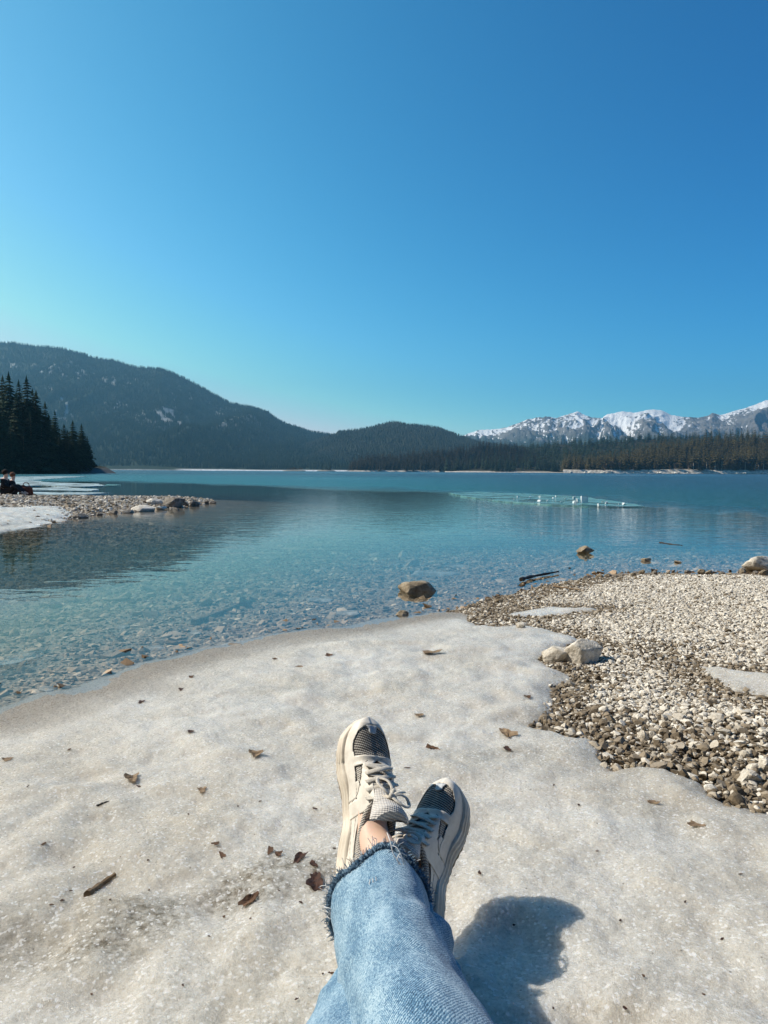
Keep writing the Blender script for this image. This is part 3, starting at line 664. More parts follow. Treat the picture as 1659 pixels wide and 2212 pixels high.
for i, (px, py, w, h) in enumerate(bl):
    k = float(np.linalg.norm(at_z(px, py + h / 2) - CAM)) / F
    V = np.array([(x_, y_, z_) for z_ in (0, 1) for y_ in (-.5, .5) for x_ in (-.5, .5)]) * (w * k, w * k * .55, h * k) + RS(700 + i).normal(0, .10, (8, 3)) * w * k; Fc = np.array([(0, 2, 3, 1), (4, 5, 7, 6), (0, 1, 5, 4), (2, 6, 7, 3), (0, 4, 6, 2), (1, 3, 7, 5)])
    o = mesh_np('ice_block', V, Fc, M_block, smooth=False); p = at_z(px, py + h / 2); o.location = (p[0], p[1], .01); o.rotation_euler = (0, 0, i * .9)
    if i == 0: tag(o, 'largest upright ice block on the drifting teal ice sheet', 'ice block')
    else: tag(o, 'small upright ice chunk on the drifting teal ice sheet', 'ice block', 'ice chunks on the drifting sheet')

# ------------------------------------------------------------------ trees
def conifer_mesh(name, seed, h=20, tiers=14, br=7, clumps=2, wid=.19, base=.06, mt=None, ragged=.3):
    r = RS(seed); V, Fc, A = [], [], []; n = 0
    for i in range(tiers):
        f = (i + r.uniform(-.3, .3)) / tiers; z = h * (base + (1 - base) * f)
        R = h * wid * (1 - f) ** .85 * r.uniform(1 - ragged, 1.1) + .012 * h
        for j in range(br):
            a = 2 * math.pi * (j + r.rand() * .9) / br + i * 1.3; rl = R * r.uniform(.65, 1.1)
            d = np.array([math.cos(a), math.sin(a), 0]); s_ = np.array([-math.sin(a), math.cos(a), 0])
            for c in range(clumps):
                u0 = (c) / clumps; u1 = (c + 1.15) / clumps
                dr = -.38 * rl
                p0 = d * rl * u0 + [0, 0, z + dr * u0 ** 1.4 + .02 * h * (1 - f)]; p1 = d * rl * min(u1, 1.05) + [0, 0, z + dr * min(u1, 1) ** 1.4]
                w = rl * (.42 * (1 - .45 * u0)) * r.uniform(.7, 1.2) / (1 + .12 * br)*2
                pm = (p0 + p1) / 2
                V += [p0, pm + s_ * w + [0, 0, -.35 * w], p1, pm - s_ * w + [0, 0, -.35 * w]]
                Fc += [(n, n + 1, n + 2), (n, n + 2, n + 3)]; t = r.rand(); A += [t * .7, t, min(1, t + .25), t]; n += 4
                if clumps > 2:
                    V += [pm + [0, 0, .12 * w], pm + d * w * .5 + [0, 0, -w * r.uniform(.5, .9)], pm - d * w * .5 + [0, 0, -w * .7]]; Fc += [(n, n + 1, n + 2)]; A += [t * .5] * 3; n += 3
    V += [np.array([0, 0, h * 1.02]), np.array([.02 * h, 0, h * .93]), np.array([-.01 * h, .018 * h, h * .93]), np.array([-.01 * h, -.018 * h, h * .93])]
    Fc += [(n, n + 1, n + 2), (n, n + 2, n + 3), (n, n + 3, n + 1)]; A += [.5] * 4
    return np.array(V), np.array(Fc), np.array(A)
def trunk_arr(h, r0, k=6, top=.95):
    mb = MB(); tube_to(mb, [(0, 0, -.5), (0, 0, h * .35), (.01 * h, 0, h * top)], [r0, r0 * .75, r0 * .15], k); return mb
def bare_mesh(seed, h=16):
    """leafless crown: fan of thin twigs"""
    r = RS(seed); V, Fc, A = [], [], []; n = 0
    for i in range(170):
        a = r.uniform(0, 2 * math.pi); zf = r.uniform(.25, .8); z0 = h * zf * .8
        rr = h * .22 * math.sin(min(1, (1.05 - zf) * 1.6) * 1.5); l = rr * r.uniform(.5, 1.1)
        p0 = np.array([0, 0, z0]) + np.array([math.cos(a), math.sin(a), 0]) * l * .3; p1 = np.array([math.cos(a) * l, math.sin(a) * l, z0 + l * r.uniform(.5, 1.2)])
        s_ = np.array([-math.sin(a), math.cos(a), r.uniform(-.5, .5)]) * h * .022
        V += [p0, p1 - s_, p1 + s_]; Fc += [(n, n + 1, n + 2)]; t = r.rand(); A += [t, t, t]; n += 3
    return np.array(V), np.array(Fc), np.array(A)
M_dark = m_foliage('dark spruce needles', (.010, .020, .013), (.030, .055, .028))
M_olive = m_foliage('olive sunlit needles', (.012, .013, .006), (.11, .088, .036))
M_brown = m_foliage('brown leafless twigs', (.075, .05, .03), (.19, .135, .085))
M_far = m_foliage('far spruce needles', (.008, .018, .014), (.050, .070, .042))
M_trunk = m_simple('conifer bark', (.05, .035, .025), (.14, .10, .075), 3, .9, .02)
M_paletrunk = m_simple('pale trunk', (.25, .19, .14), (.42, .36, .29), 3, .9, .02)
def tri_obj(name, arr, m, parent=None):
    V, Fc, A = arr; return mesh_np(name, V, Fc, m, parent, False, {'tone': A})
def make_tree(name, crown, cm, tm, h, r0, top=.95):
    t = empty(name); tri_obj('crown', crown, cm, t); trunk_arr(h, r0, top=top).build('trunk', tm, t); return t
def copy_thing(src):
    c = src.copy(); COL.objects.link(c)
    for ch in list(src.children):
        d = ch.copy(); COL.objects.link(d); d.parent = c
    return c

# terrain helper ------------------------------------------------------------
class Hill:
    def __init__(s, name, sil, Dr, Db, label, m, tree_h=18, nu=420, nv=110, seed=0, spur=.10, shore_h=1.8, back=.35, prof=1.15, rockfn=None, link=True, edge_low=None):
        s.Dr, s.Db = Dr, Db
        px = np.array([q[0] for q in sil], float); py = np.array([q[1] for q in sil], float)
        s.px = np.linspace(px[0], px[-1], nu); pyi = np.interp(s.px, px, py)
        drf = (lambda p: np.interp(p, *Dr)) if isinstance(Dr, tuple) else (lambda p: np.full(np.shape(p), float(Dr)))
        dbf = (lambda p: np.interp(p, *Db)) if isinstance(Db, tuple) else (lambda p: np.full(np.shape(p), float(Db)))
        hz = np.array([1106 - F * math.tan(PITCH) + (p - 829.5) * math.tan(ROLL) for p in s.px])
        H = (hz - pyi) / F * drf(s.px) * 1.003 + .95 - tree_h
        s.H = np.maximum(H, .3)
        v = np.linspace(-.04, 1 + back, nv)
        U, Vv = np.meshgrid(np.arange(nu), v, indexing='ij')
        D = dbf(s.px)[:, None] * (1 - Vv) + drf(s.px)[:, None] * Vv
        tx = (s.px - 829.5) / F
        Xw = tx[:, None] * D; Yw = D
        t = np.clip(Vv, 0, 1)
        z = s.H[:, None] * (t ** prof * (1.0) * (1 - .0) )
        z = z * np.where(Vv > 1, np.maximum(0, 1 - (Vv - 1) * 1.2), 1)
        sp = ridged(Xw / (Dr_ := float(np.mean(drf(s.px))) ) * 9, Yw / Dr_ * 2.2, seed, 4) - .45
        z = z + spur * s.H[:, None] * sp * np.clip(4 * t * (1 - t), 0, 1)
        z = z + .01 * s.H.max() * fbm(Xw / Dr_ * 45, Yw / Dr_ * 45, seed + 3, 3) * np.clip(t * 6, 0, 1) * (1 - ss(.9, 1, t)*.6)
        z = np.where(Vv < 0, -3, z + shore_h * np.clip(t * 60, 0, 1))
        s.X, s.Y, s.Z, s.nu, s.nv, s.v = Xw, Yw, z, nu, nv, v
        rock_ = rockfn(Xw, Yw, z, Vv, tx[:, None] + 0 * Vv) if rockfn else np.zeros_like(z)
        s.rock = rock_
        sh = 1 - ss(shore_h * 1.1, shore_h * 1.7, z)
        s.obj = mesh_np(name, np.stack([Xw, Yw, z], -1).reshape(-1, 3), grid_faces(nu, nv), m, attrs={'rock': rock_.ravel(), 'shore': sh.ravel()})
        tag(s.obj, label, name.split('_')[-1], kind='structure')
    def pts(s, n, seed, vmin=0.02, vmax=1.12, skiprock=.4):
        r = RS(seed); u = r.uniform(0, s.nu - 1.01, n); v = r.uniform(vmin, vmax, n)
        vi = np.interp(v, s.v, np.arange(s.nv)); i = u.astype(int); j = np.minimum(vi.astype(int), s.nv - 2); fu, fv = u - i, vi - j
        def b(A): return (A[i, j] * (1 - fu) + A[i + 1, j] * fu) * (1 - fv) + (A[i, j + 1] * (1 - fu) + A[i + 1, j + 1] * fu) * fv
        x, y, z, rk = b(s.X), b(s.Y), b(s.Z), b(s.rock)
        k = rk < skiprock
        return x[k], y[k], z[k], v[k]
def cone_proto(seed, sides=5):
    r = RS(seed); V, Fc = [], []; n = 0
    for (z0, z1, rr) in ((.08, .55, .17), (.35, .8, .125), (.62, 1.0, .075)):
        for k in range(sides):
            a = 2 * math.pi * k / sides + z0 * 3; q = rr * r.uniform(.75, 1.2); V.append((q * math.cos(a), q * math.sin(a), z0 - r.uniform(0, .05)))
        V.append((0, 0, z1))
        Fc += [(n + k, n + (k + 1) % sides, n + sides) for k in range(sides)]; n += sides + 1
    V = np.array(V); return V, np.array(Fc), np.linspace(.2, .8, len(V))
def forest(name, P, hs, protos, m, label, seed, tonefn=None, unit=1.0):
    r = RS(seed); x, y, z = P[:3]; n = len(x); pid = r.randint(0, len(protos), n); mV, mF, mA = [], [], []; base = 0
    tn = tonefn(x, y) if tonefn is not None else r.rand(n)
    for k, (V, Fc, A) in enumerate(protos):
        idx = np.where(pid == k)[0]; m_ = len(idx)
        if not m_: continue
        a = r.uniform(0, 6.28, m_); ca, sa = np.cos(a)[:, None], np.sin(a)[:, None]; S = (hs[idx] / unit)[:, None]; W = S * r.uniform(.8, 1.3, m_)[:, None]
        xx = (V[:, 0] * ca - V[:, 1] * sa) * W + x[idx][:, None]; yy = (V[:, 0] * sa + V[:, 1] * ca) * W + y[idx][:, None]; zz = V[:, 2] * S + z[idx][:, None] - .3
        mV.append(np.stack([xx, yy, zz], -1).reshape(-1, 3)); mF.append((Fc[None] + (np.arange(m_) * len(V))[:, None, None] + base).reshape(-1, 3))
        mA.append(np.clip(A[None] * .45 + (tn[idx] * .65 - .05)[:, None], 0, 1).ravel()); base += m_ * len(V)
    o = mesh_np(name, np.concatenate(mV), np.concatenate(mF), m, smooth=False, attrs={'tone': np.concatenate(mA)})
    return tag(o, label, 'forest', kind='stuff')

Mt_left = m_terrain('left mountain ground', (.014, .026, .018), (.030, .045, .028), (.50, .50, .48), (.85, .86, .88))
Mt_mid = m_terrain('middle hill ground', (.020, .026, .016), (.055, .048, .030), (.3, .28, .25), (.70, .66, .60))
Mt_right = m_terrain('right hill ground', (.018, .020, .012), (.05, .042, .025), (.3, .28, .25), (.62, .56, .48))
def rock_left(X, Y, z, v, tx):
    u = tx * 2600
    n = fbm(u / 17 + v * 6, v * 22, 7, 4, .65); n2 = fbm(u / 160, v * 3, 9, 3)
    band = ss(.34, .5, v) * (1 - ss(.72, .98, v)) * ss(-.62, -.5, tx) * (1 - ss(-.24, -.14, tx))
    return ss(.07, .24, n * .8 + n2 * .6 - .02) * .8 * band
sil_left = [(-1500, 760), (-900, 700), (-400, 735), (-150, 748), (0, 741), (36, 739), (79, 746), (139, 751), (185, 763), (212, 772), (251, 776), (298, 791), (350, 794), (374, 802), (413, 820), (453, 842), (496, 867), (548, 877), (578, 887), (598, 901), (618, 912), (674, 930), (706, 934), (760, 948), (850, 965), (950, 985), (1050, 1012)]
left = Hill('left_mountain', sil_left, 2600, 1350, 'hazy blue forested mountain with pale cliff streaks rising at left', Mt_left, 10, 620, 150, 2, .19, 1.1, prof=1.05, rockfn=rock_left)
sil_mid = [(500, 1010), (560, 990), (640, 960), (706, 938), (734, 927), (780, 922), (813, 915), (846, 906), (879, 912), (912, 914), (945, 919), (988, 935), (1038, 950), (1100, 958), (1200, 975), (1350, 995)]
mid = Hill('middle_hill', sil_mid, 2000, 1450, 'rounded dark wooded hill in the middle of the far shore', Mt_mid, 16, 380, 90, 4, .16, 2.0)
sil_back = [(960, 1012), (1000, 985), (1040, 960), (1097, 961), (1148, 950), (1199, 941), (1266, 941), (1334, 935), (1385, 930), (1503, 928), (1659, 926), (1900, 915), (2400, 930)]
back = Hill('right_back_hill', sil_back, 1300, 940, 'long dark green wooded hill behind the right shore', Mt_right, 17, 380, 70, 6, .08, 1.2)
sil_pro = [(755, 1012), (770, 1004), (793, 992), (846, 992), (912, 984), (978, 976), (1044, 966), (1110, 968), (1150, 985), (1200, 1008)]
pro = Hill('wooded_promontory', sil_pro, 1130, 1010, 'low wooded promontory below the middle hill', Mt_right, 5, 240, 50, 8, .08, 1.6)
sil_near = [(1215, 1020), (1240, 1012), (1262, 1000), (1300, 983), (1368, 962), (1419, 948), (1503, 936), (1659, 929), (1900, 915), (2400, 925)]
near = Hill('right_near_hill', sil_near, 930, 780, 'nearest wooded slope on the right with a pale beach', Mt_right, 20, 330, 60, 10, .08, 3.6)

protos_far = [cone_proto(k) for k in range(6)]
r = RS(50)
P = left.pts(105000, 51, vmax=1.03); k = (P[0] / P[1] > -.60); P = [q[k] for q in P]
forest('left_mountain_forest', P, r.uniform(6, 12, len(P[0])), protos_far, M_far, 'hazy forest covering the big left mountain', 52, lambda x, y: np.clip(.35 + .5 * fbm(x / 120, y / 120, 3, 3) + .2 * RS(1).rand(len(x)), 0, 1))
P = mid.pts(36000, 53)
forest('middle_hill_forest', P, r.uniform(8, 15, len(P[0])), protos_far, m_foliage('mixed far woods', (.022, .036, .026), (.12, .12, .082)), 'mixed forest covering the rounded middle hill', 54, lambda x, y: np.clip(.3 + .55 * fbm(x / 60, y / 60, 13, 3) + .4 * RS(2).rand(len(x)), 0, 1))  # mixed wood colour, lightened to paint haze over the middle hill
mid_protos = []
for k in range(6):
    V, Fc, A = conifer_mesh('c', 900 + k, 20, 11, 7, 2, .22); mid_protos.append((V, Fc, A))
def front_mask(P, far): return P[3] > far
P = back.pts(3600, 55, vmin=.1); 
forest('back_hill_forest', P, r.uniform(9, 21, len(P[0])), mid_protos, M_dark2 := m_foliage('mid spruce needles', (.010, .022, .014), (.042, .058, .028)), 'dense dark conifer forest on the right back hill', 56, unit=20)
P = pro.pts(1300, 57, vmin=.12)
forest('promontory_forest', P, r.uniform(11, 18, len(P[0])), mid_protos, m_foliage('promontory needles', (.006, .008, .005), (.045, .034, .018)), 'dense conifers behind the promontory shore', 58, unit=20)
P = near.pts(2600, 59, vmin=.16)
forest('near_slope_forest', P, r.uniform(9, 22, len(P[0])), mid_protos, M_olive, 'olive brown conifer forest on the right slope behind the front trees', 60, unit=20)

# individual trees along the far shores
spr = [make_tree('spruce_tree', conifer_mesh('c', 950 + k, 19, 13, 8, 2, .24), M_olive, M_trunk, 19, .25) for k in range(5)]
sprd = [make_tree('spruce_tree', conifer_mesh('c', 960 + k, 18, 13, 8, 2, .23), M_dark2, M_trunk, 18, .25) for k in range(4)]
pines = [make_tree('pine_tree', conifer_mesh('c', 970 + k, 21, 7, 8, 2, .24, .45, ragged=.5), M_olive, M_paletrunk, 21, .42) for k in range(2)]
bares = [make_tree('bare_tree', bare_mesh(980 + k, 13), M_brown, M_paletrunk, 13, .2, .8) for k in range(3)]
def place_trees(src, P, n_lab, grp, seed, smin=.75, smax=1.1):
    used = [False] * len(src); r = RS(seed)
    for i in range(len(P[0])):
        k = r.randint(len(src)); t = src[k] if not used_flag.get(src[k].name) else copy_thing(src[k]); used_flag[src[k].name] = True
        s_ = r.uniform(smin, smax); t.location = (P[0][i], P[1][i], P[2][i] - .2); t.scale = (s_ * r.uniform(.9, 1.15),) * 2 + (s_,); t.rotation_euler = (0, 0, r.uniform(0, 6.28))
        tag(t, n_lab, 'tree', grp)
used_flag = {}
def row(h, n, seed, v0, v1, pxr):
    r = RS(seed); px = np.sort(r.uniform(*pxr, n)); v = r.uniform(v0, v1, n)
    iu = np.interp(px, h.px, np.arange(h.nu)).astype(int); iv = np.interp(v, h.v, np.arange(h.nv)).astype(int)
    return h.X[iu, iv], h.Y[iu, iv], h.Z[iu, iv], v
place_trees(spr, row(near, 125, 71, .05, .17, (1235, 1720)), 'olive brown spruce in the front row above the right far beach', 'front row conifers on the right far shore', 72)
sprp = [make_tree('spruce_tree', conifer_mesh('c', 990 + k, 18, 13, 8, 2, .23), m_foliage('dark headland needles', (.006, .009, .006), (.055, .045, .024)), M_trunk, 18, .25) for k in range(3)]  # darker brown needle colour for the promontory row
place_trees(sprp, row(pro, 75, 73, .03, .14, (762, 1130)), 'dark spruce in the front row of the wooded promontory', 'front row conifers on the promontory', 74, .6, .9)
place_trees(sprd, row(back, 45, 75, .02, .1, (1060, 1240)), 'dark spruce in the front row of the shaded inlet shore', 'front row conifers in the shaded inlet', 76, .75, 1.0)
place_trees(pines, row(near, 14, 77, .04, .07, (1480, 1680)), 'tall pine with pale bare trunk at the right end of the far shore', 'pale trunked pines on the far shore', 78, .85, 1.1)
place_trees(bares, row(near, 22, 79, .03, .055, (1240, 1680)), 'brown leafless tree above the right far beach', 'leafless trees on the right far shore', 80, .4, .95)
place_trees(bares[1:], row(pro, 10, 81, .02, .05, (780, 1050)), 'brown leafless tree on the promontory shore', 'leafless trees on the promontory shore', 82, .4, .8)
for t in spr + sprd + sprp + pines + bares:
    if not used_flag.get(t.name):
        for ch in list(t.children): bpy.data.objects.remove(ch)
        bpy.data.objects.remove(t)
# small islets with shrubs
for (px, D, w, lab) in ((636, 1000, 34, 'low islet with brown shrubs, left of two far islets'), (705, 1000, 26, 'low islet with dark conifers, right of two far islets')):
    p = at_y(px, 1020, D); x0 = p[0]
    V, Fc = rock(77 + px, (w * D / F * 1.6, 14, 3.0), 3, .2, 3); V[:, 2] += .2
    o = mesh_np('islet', V, Fc, M_grey); o.location = (x0, D, 0); tag(o, lab, 'islet', kind='structure')
    for i in range(7 if px == 636 else 4):
        src = bares[i % 3] if px == 636 else sprd[i % 4]
        t = copy_thing(src); s_ = (.42 if px == 636 else .5) * (.8 + .1 * (i % 4)); t.location = (x0 + (i - (3 if px == 636 else 1.5)) * 3.2, D + (i % 2) * 3, 1.0); t.scale = (s_ * 1.3, s_ * 1.3, s_); t.rotation_euler = (0, 0, i)
        tag(t, 'brown shrub on the left far islet' if px == 636 else 'small dark conifer on the right far islet', 'shrub' if px == 636 else 'tree', 'shrubs on the left islet' if px == 636 else 'conifers on the right islet')
# beach boulders on the right far shore
r = RS(90); proto_r = None
for i in range(46):
    px = r.uniform(1232, 1690); iu = int(np.interp(px, near.px, np.arange(near.nu))); D = 779 + r.uniform(-2, 4)
    if i < 6:
        V, Fc = rock(800 + i, (3.2, 2.4, 1.7), 2, .2, 8); o = mesh_np('shore_boulder', V, Fc, M_lime, smooth=False); pr = (proto_r or []) + [o]; proto_r = pr
    else: o = proto_r[i % 6].copy(); COL.objects.link(o)
    s_ = r.uniform(.4, 1.25); o.scale = (s_ * 1.3, s_, s_); o.location = ((px - 829.5) / F * D, D, .8); o.rotation_euler = (0, 0, r.uniform(0, 6))
    tag(o, 'pale boulder on the far beach below the right slope', 'boulder', 'boulders on the right far beach')

# unseen wooded slope behind the sitter, added to block sky light and deepen shadows
A_ = np.linspace(rad(100), rad(285), 90); R_ = np.linspace(7.5, 70, 40); AA, RR = np.meshgrid(A_, R_, indexing='ij')
BZ = .12 + 9 * ss(7.5, 45, RR) * (1 + .3 * fbm(AA * 4, RR / 15, 3, 3)) + .25 * fbm(AA * 20, RR, 4, 3)
o = mesh_np('sky_block_bank', np.stack([RR * np.sin(AA), RR * np.cos(AA), BZ], -1).reshape(-1, 3), grid_faces(90, 40)[:, ::-1], Mt_right, attrs={'rock': BZ.ravel() * 0, 'shore': BZ.ravel() * 0})
tag(o, 'unseen wooded slope added behind the beach to block sky light', 'slope', kind='structure')
r = RS(301); ra = r.uniform(rad(104), rad(281), 260); rr_ = 9 + 45 * r.rand(260) ** 1.3
P = (rr_ * np.sin(ra), rr_ * np.cos(ra), .1 + 9 * ss(7.5, 45, rr_))
forest('sky_block_forest', P, r.uniform(13, 19, 260), mid_protos, M_dark2, 'unseen conifers added behind the beach to block sky light', 302, unit=20)

# ------------------------------------------------------------------ snowy range
def m_alps():
    m, nt, out = mat('snowy alpine rock'); co = coord(nt)
    snow = attr(nt, 'snow'); veg = attr(nt, 'rock')
    n = noise(nt, co, .012, 6, .75)
    n2 = noise(nt, coord(nt, 'Object', (1, .35, .6)), .045, 6, .8)
    rockc = mixc(nt, ramp(nt, n, [(.35, (0, 0, 0)), (.65, (1, 1, 1))]), (.09, .09, .095), (.26, .25, .24))
    rockc = mixc(nt, veg, rockc, (.045, .065, .060))
    s = mth(nt, 'ADD', snow, mth(nt, 'MULTIPLY', mth(nt, 'SUBTRACT', n2, .5), 2.0))
    c = mixc(nt, ramp(nt, s, [(.46, (0, 0, 0)), (.54, (1, 1, 1))]), rockc, (.86, .88, .90))
    bsdf(nt, out, c, .9, bump(nt, n2, .8, 22), .1); return m
sil_s = [(960, 960), (990, 945), (1008, 937), (1038, 928), (1078, 927), (1097, 922), (1117, 914), (1138, 906), (1160, 904), (1182, 901), (1199, 903), (1222, 896), (1243, 889), (1260, 897), (1275, 903), (1297, 903), (1307, 896), (1341, 889), (1364, 892), (1395, 886), (1422, 886), (1446, 897), (1469, 901), (1503, 903), (1520, 899), (1534, 893), (1552, 897), (1571, 891), (1605, 882), (1625, 875), (1639, 869), (1652, 864), (1665, 868), (1720, 855), (1800, 845), (1950, 860), (2200, 850), (2500, 880)]
nu, nv = 900, 170
px = np.linspace(960, 2500, nu); py = np.interp(px, [q[0] for q in sil_s], [q[1] for q in sil_s]) + 1.2 * fbm(px / 7, px * 0, 3, 3)
hz = 1106 - F * math.tan(PITCH) + (px - 829.5) * math.tan(ROLL); DR, DB = 4300.0, 2800.0
H = (hz - py) / F * DR
v = np.linspace(0, 1.3, nv); PXX, VV = np.meshgrid(px, v, indexing='ij'); D = DB + (DR - DB) * VV
tx = (PXX - 829.5) / F; XW = tx * D; t = np.clip(VV, 0, 1)
sx = tx * DR
warp = 125 * fbm(sx / 385, D / 385, 90, 3)
spurs = ridged((sx + warp + (D - 3550) * .25) / 250, D / 1150, 91, 5); fine = ridged((sx + warp * .5) / 62, D / 210, 95, 4)
envl = np.clip(4 * t * (1 - t), 0, 1) ** .8
Z = H[:, None] * (t ** .95) * np.where(VV > 1, 1 - (VV - 1), 1) + 115 * (spurs - .55) * envl + 32 * (fine - .55) * (envl + .1 * t)
hrel = Z / 361
curv = -(np.gradient(np.gradient(Z, axis=0), axis=0)); curv = curv / (np.abs(curv).mean() + 1e-6)
snow = np.clip(.16 + .9 * (hrel - np.interp(PXX, [1000, 1200, 1300, 1450, 1520, 1700], [.42, .50, .48, .55, .95, .95])) * 1.6 - .10 * np.clip(curv, -3, 3) + .30 * fbm((sx - D * .5) / 80, D / 190, 98, 5) - .8 * (spurs - .6) - .5 * (fine - .55), 0, 1)
veg = 1 - ss(.35, .6, hrel + .15 * fbm(sx / 115, D / 115, 99, 3))
o = mesh_np('snowy_mountains', np.stack([XW, D, Z], -1).reshape(-1, 3), grid_faces(nu, nv), m_alps(), attrs={'snow': snow.ravel(), 'rock': veg.ravel()})
tag(o, 'distant grey alpine range streaked with snow at right', 'mountains', kind='structure')

# ------------------------------------------------------------------ left headland grove
hx = np.linspace(-190, -52, 170); hy = np.linspace(120, 260, 150); HX, HY = np.meshgrid(hx, hy, indexing='ij')
HEAD = [(-210, 118), (-120, 128), (-98, 136), (-84, 146), (-72, 158), (-64.5, 168), (-62.5, 176), (-70, 190), (-90, 215), (-130, 262), (-210, 262)]
hd = sdf(HEAD, HX, HY) + 1.5 * fbm(HX / 9, HY / 9, 3, 3)
HZ = np.where(hd > 0, 1.4 * np.clip(hd / 2.0, 0, 1) + .14 * np.maximum(hd - 3, 0) + .6 * fbm(HX / 4, HY / 4, 5, 3) * np.clip(hd / 3, 0, 1), hd * .4)
rockh = (1 - ss(1.0, 3.2, hd)) * .9 + .8 * ss(.25, .45, fbm(HX / 10, HY / 7, 15, 3)) * (hd < 14)
o = mesh_np('headland', np.stack([HX, HY, HZ], -1).reshape(-1, 3), grid_faces(170, 150), m_terrain('headland ground', (.012, .016, .010), (.03, .028, .018), (.16, .17, .17), (.10, .10, .10)),
            attrs={'rock': np.clip(rockh, 0, 1).ravel(), 'shore': np.zeros(HZ.size)})
tag(o, 'dark rocky headland under the left grove', 'headland', kind='structure')
def head_z(x, y):
    i = min(max(int((x + 190) / 138 * 169), 0), 168); j = min(max(int((y - 120) / 140 * 149), 0), 148); return HZ[i, j]
gp = [make_tree('tall_spruce', conifer_mesh('g', 30 + k, 20, 38, 13, 4, .25, .04, ragged=.35), M_dark, M_trunk, 20, .3) for k in range(5)]
for t in gp: used_flag[t.name] = False
# (px, top py, Y distance, label or None)
G = [(18, 797, 150, 'tallest dark spruce of the left grove at the photo edge'), (57, 806, 152, 'slim pointed spruce second from the left edge'), (78, 838, 154, 'broad spruce on the slope right of the slim pointed one'), (97, 862, 156, 'spruce where the grove skyline steps down'),
     (118, 882, 160, 'short spruce in the dip of the grove skyline'), (138, 912, 163, 'small spruce left of the grove end pair'), (157, 904, 166, 'left spruce of the pair ending the grove'), (176, 911, 169, 'right spruce of the pair ending the grove'), (188, 940, 171, 'low outermost spruce over the water at the grove end'),
     (-30, 790, 152, None), (-75, 800, 150, None), (-120, 790, 155, None), (35, 840, 146, None), (5, 860, 143, None), (66, 880, 148, None), (88, 905, 151, None), (108, 925, 154, None), (128, 935, 158, None), (148, 945, 162, None), (166, 950, 166, None), (-20, 850, 143, None), (-60, 840, 141, None),
     (40, 815, 170, None), (70, 835, 172, None), (5, 805, 168, None), (105, 890, 172, None), (145, 925, 174, None), (-100, 850, 140, None), (24, 905, 140, None), (50, 925, 144, None), (-8, 915, 137, None)]
for i, (px, py, D, lab) in enumerate(G):
    src = gp[i % 5]; t = src if i < 5 else copy_thing(src)
    p = at_y(px, py, D); zb = head_z(p[0], D); h = max(5, p[2] - zb); s_ = h / 20.4
    ws = s_ * (1.0 + .25 * (i % 3 == 2)) if h > 12 else s_ * 1.35
    t.location = (p[0], D, zb - .3); t.scale = (ws, ws, s_); t.rotation_euler = (0, 0, i * 1.7)
    if lab: tag(t, lab, 'tree')
    else: tag(t, 'dark spruce inside the shaded mass of the left grove', 'tree', 'spruces inside the left grove')
for i in range(9):
    D = 168 + i * .8; p = at_z(150 + i * 9.2, 1020, .3); 
    V, Fc = rock(840 + i, (3.2, 2.2, 1.6 - .08 * i), 2, .2, 8); o = mesh_np('shore_boulder', V, Fc, M_grey, smooth=False); o.location = ((150 + i * 9.2 - 829.5) / F * D, D, .35)
    tag(o, 'dark boulder at the waterline below the left grove', 'boulder', 'dark boulders below the left grove')

# ================================================================== the sitter: legs, jeans, sneakers
def m_denim():
    m, nt, out = mat('light blue washed denim')
    uvn = N(nt, 'ShaderNodeUVMap', uv_map='UVMap'); uv = uvn.outputs[0]
    def mp(sx, sy, rz=0):
        q = N(nt, 'ShaderNodeMapping'); q.inputs['Scale'].default_value = (sx, sy, 1); q.inputs['Rotation'].default_value = (0, 0, rz); L(nt, uv, q.inputs[0]); return q.outputs[0]
    f1 = noise(nt, mp(1, .35, .35), 900, 3, .8); f2 = noise(nt, mp(1, .5), 300, 5, .9); f3 = noise(nt, mp(1, .4), 22, 5, .65)
    w = N(nt, 'ShaderNodeTexWave', _Scale=150, _Distortion=3.0, _Detail=2); w.bands_direction = 'DIAGONAL'; L(nt, mp(1, 1), w.inputs[0])
    s = mth(nt, 'ADD', mth(nt, 'MULTIPLY', f1, .42), mth(nt, 'MULTIPLY', f2, .58)); s = mth(nt, 'ADD', s, mth(nt, 'MULTIPLY', w.outputs['Fac'], .10)); s = mth(nt, 'ADD', s, mth(nt, 'MULTIPLY', mth(nt, 'SUBTRACT', f3, .5), .32))
    c = ramp(nt, s, [(.40, (.02, .05, .10)), (.47, (.05, .13, .23)), (.54, (.12, .27, .43)), (.61, (.46, .61, .70))])
    h = mth(nt, 'ADD', s, mth(nt, 'MULTIPLY', f3, .5))
    bsdf(nt, out, c, .9, bump(nt, h, .8, .0012), .15, Sheen_Weight=.15); return m
M_denim = m_denim()
M_hem = m_simple('frayed indigo hem', (.03, .07, .13), (.26, .40, .54), 300, .95, .001)
M_hemseam = m_simple('denim seam', (.08, .18, .28), (.30, .46, .56), 400, .9, .001)
M_thread = m_simple('white cotton threads', (.62, .66, .70), (.85, .86, .86), 90, .9, .0003)
def m_skin():
    m, nt, out = mat('pale skin'); co = coord(nt)
    n = noise(nt, co, 30, 4)
    b = bsdf(nt, out, mixc(nt, n, (.68, .46, .36), (.78, .57, .46)), .5, bump(nt, noise(nt, co, 400, 3), .15, .0005), .35)
    b.inputs['Subsurface Weight'].default_value = .12; b.inputs['Subsurface Radius'].default_value = (.01, .004, .002); b.inputs['Subsurface Scale'].default_value = .5; return m
M_skin = m_skin()
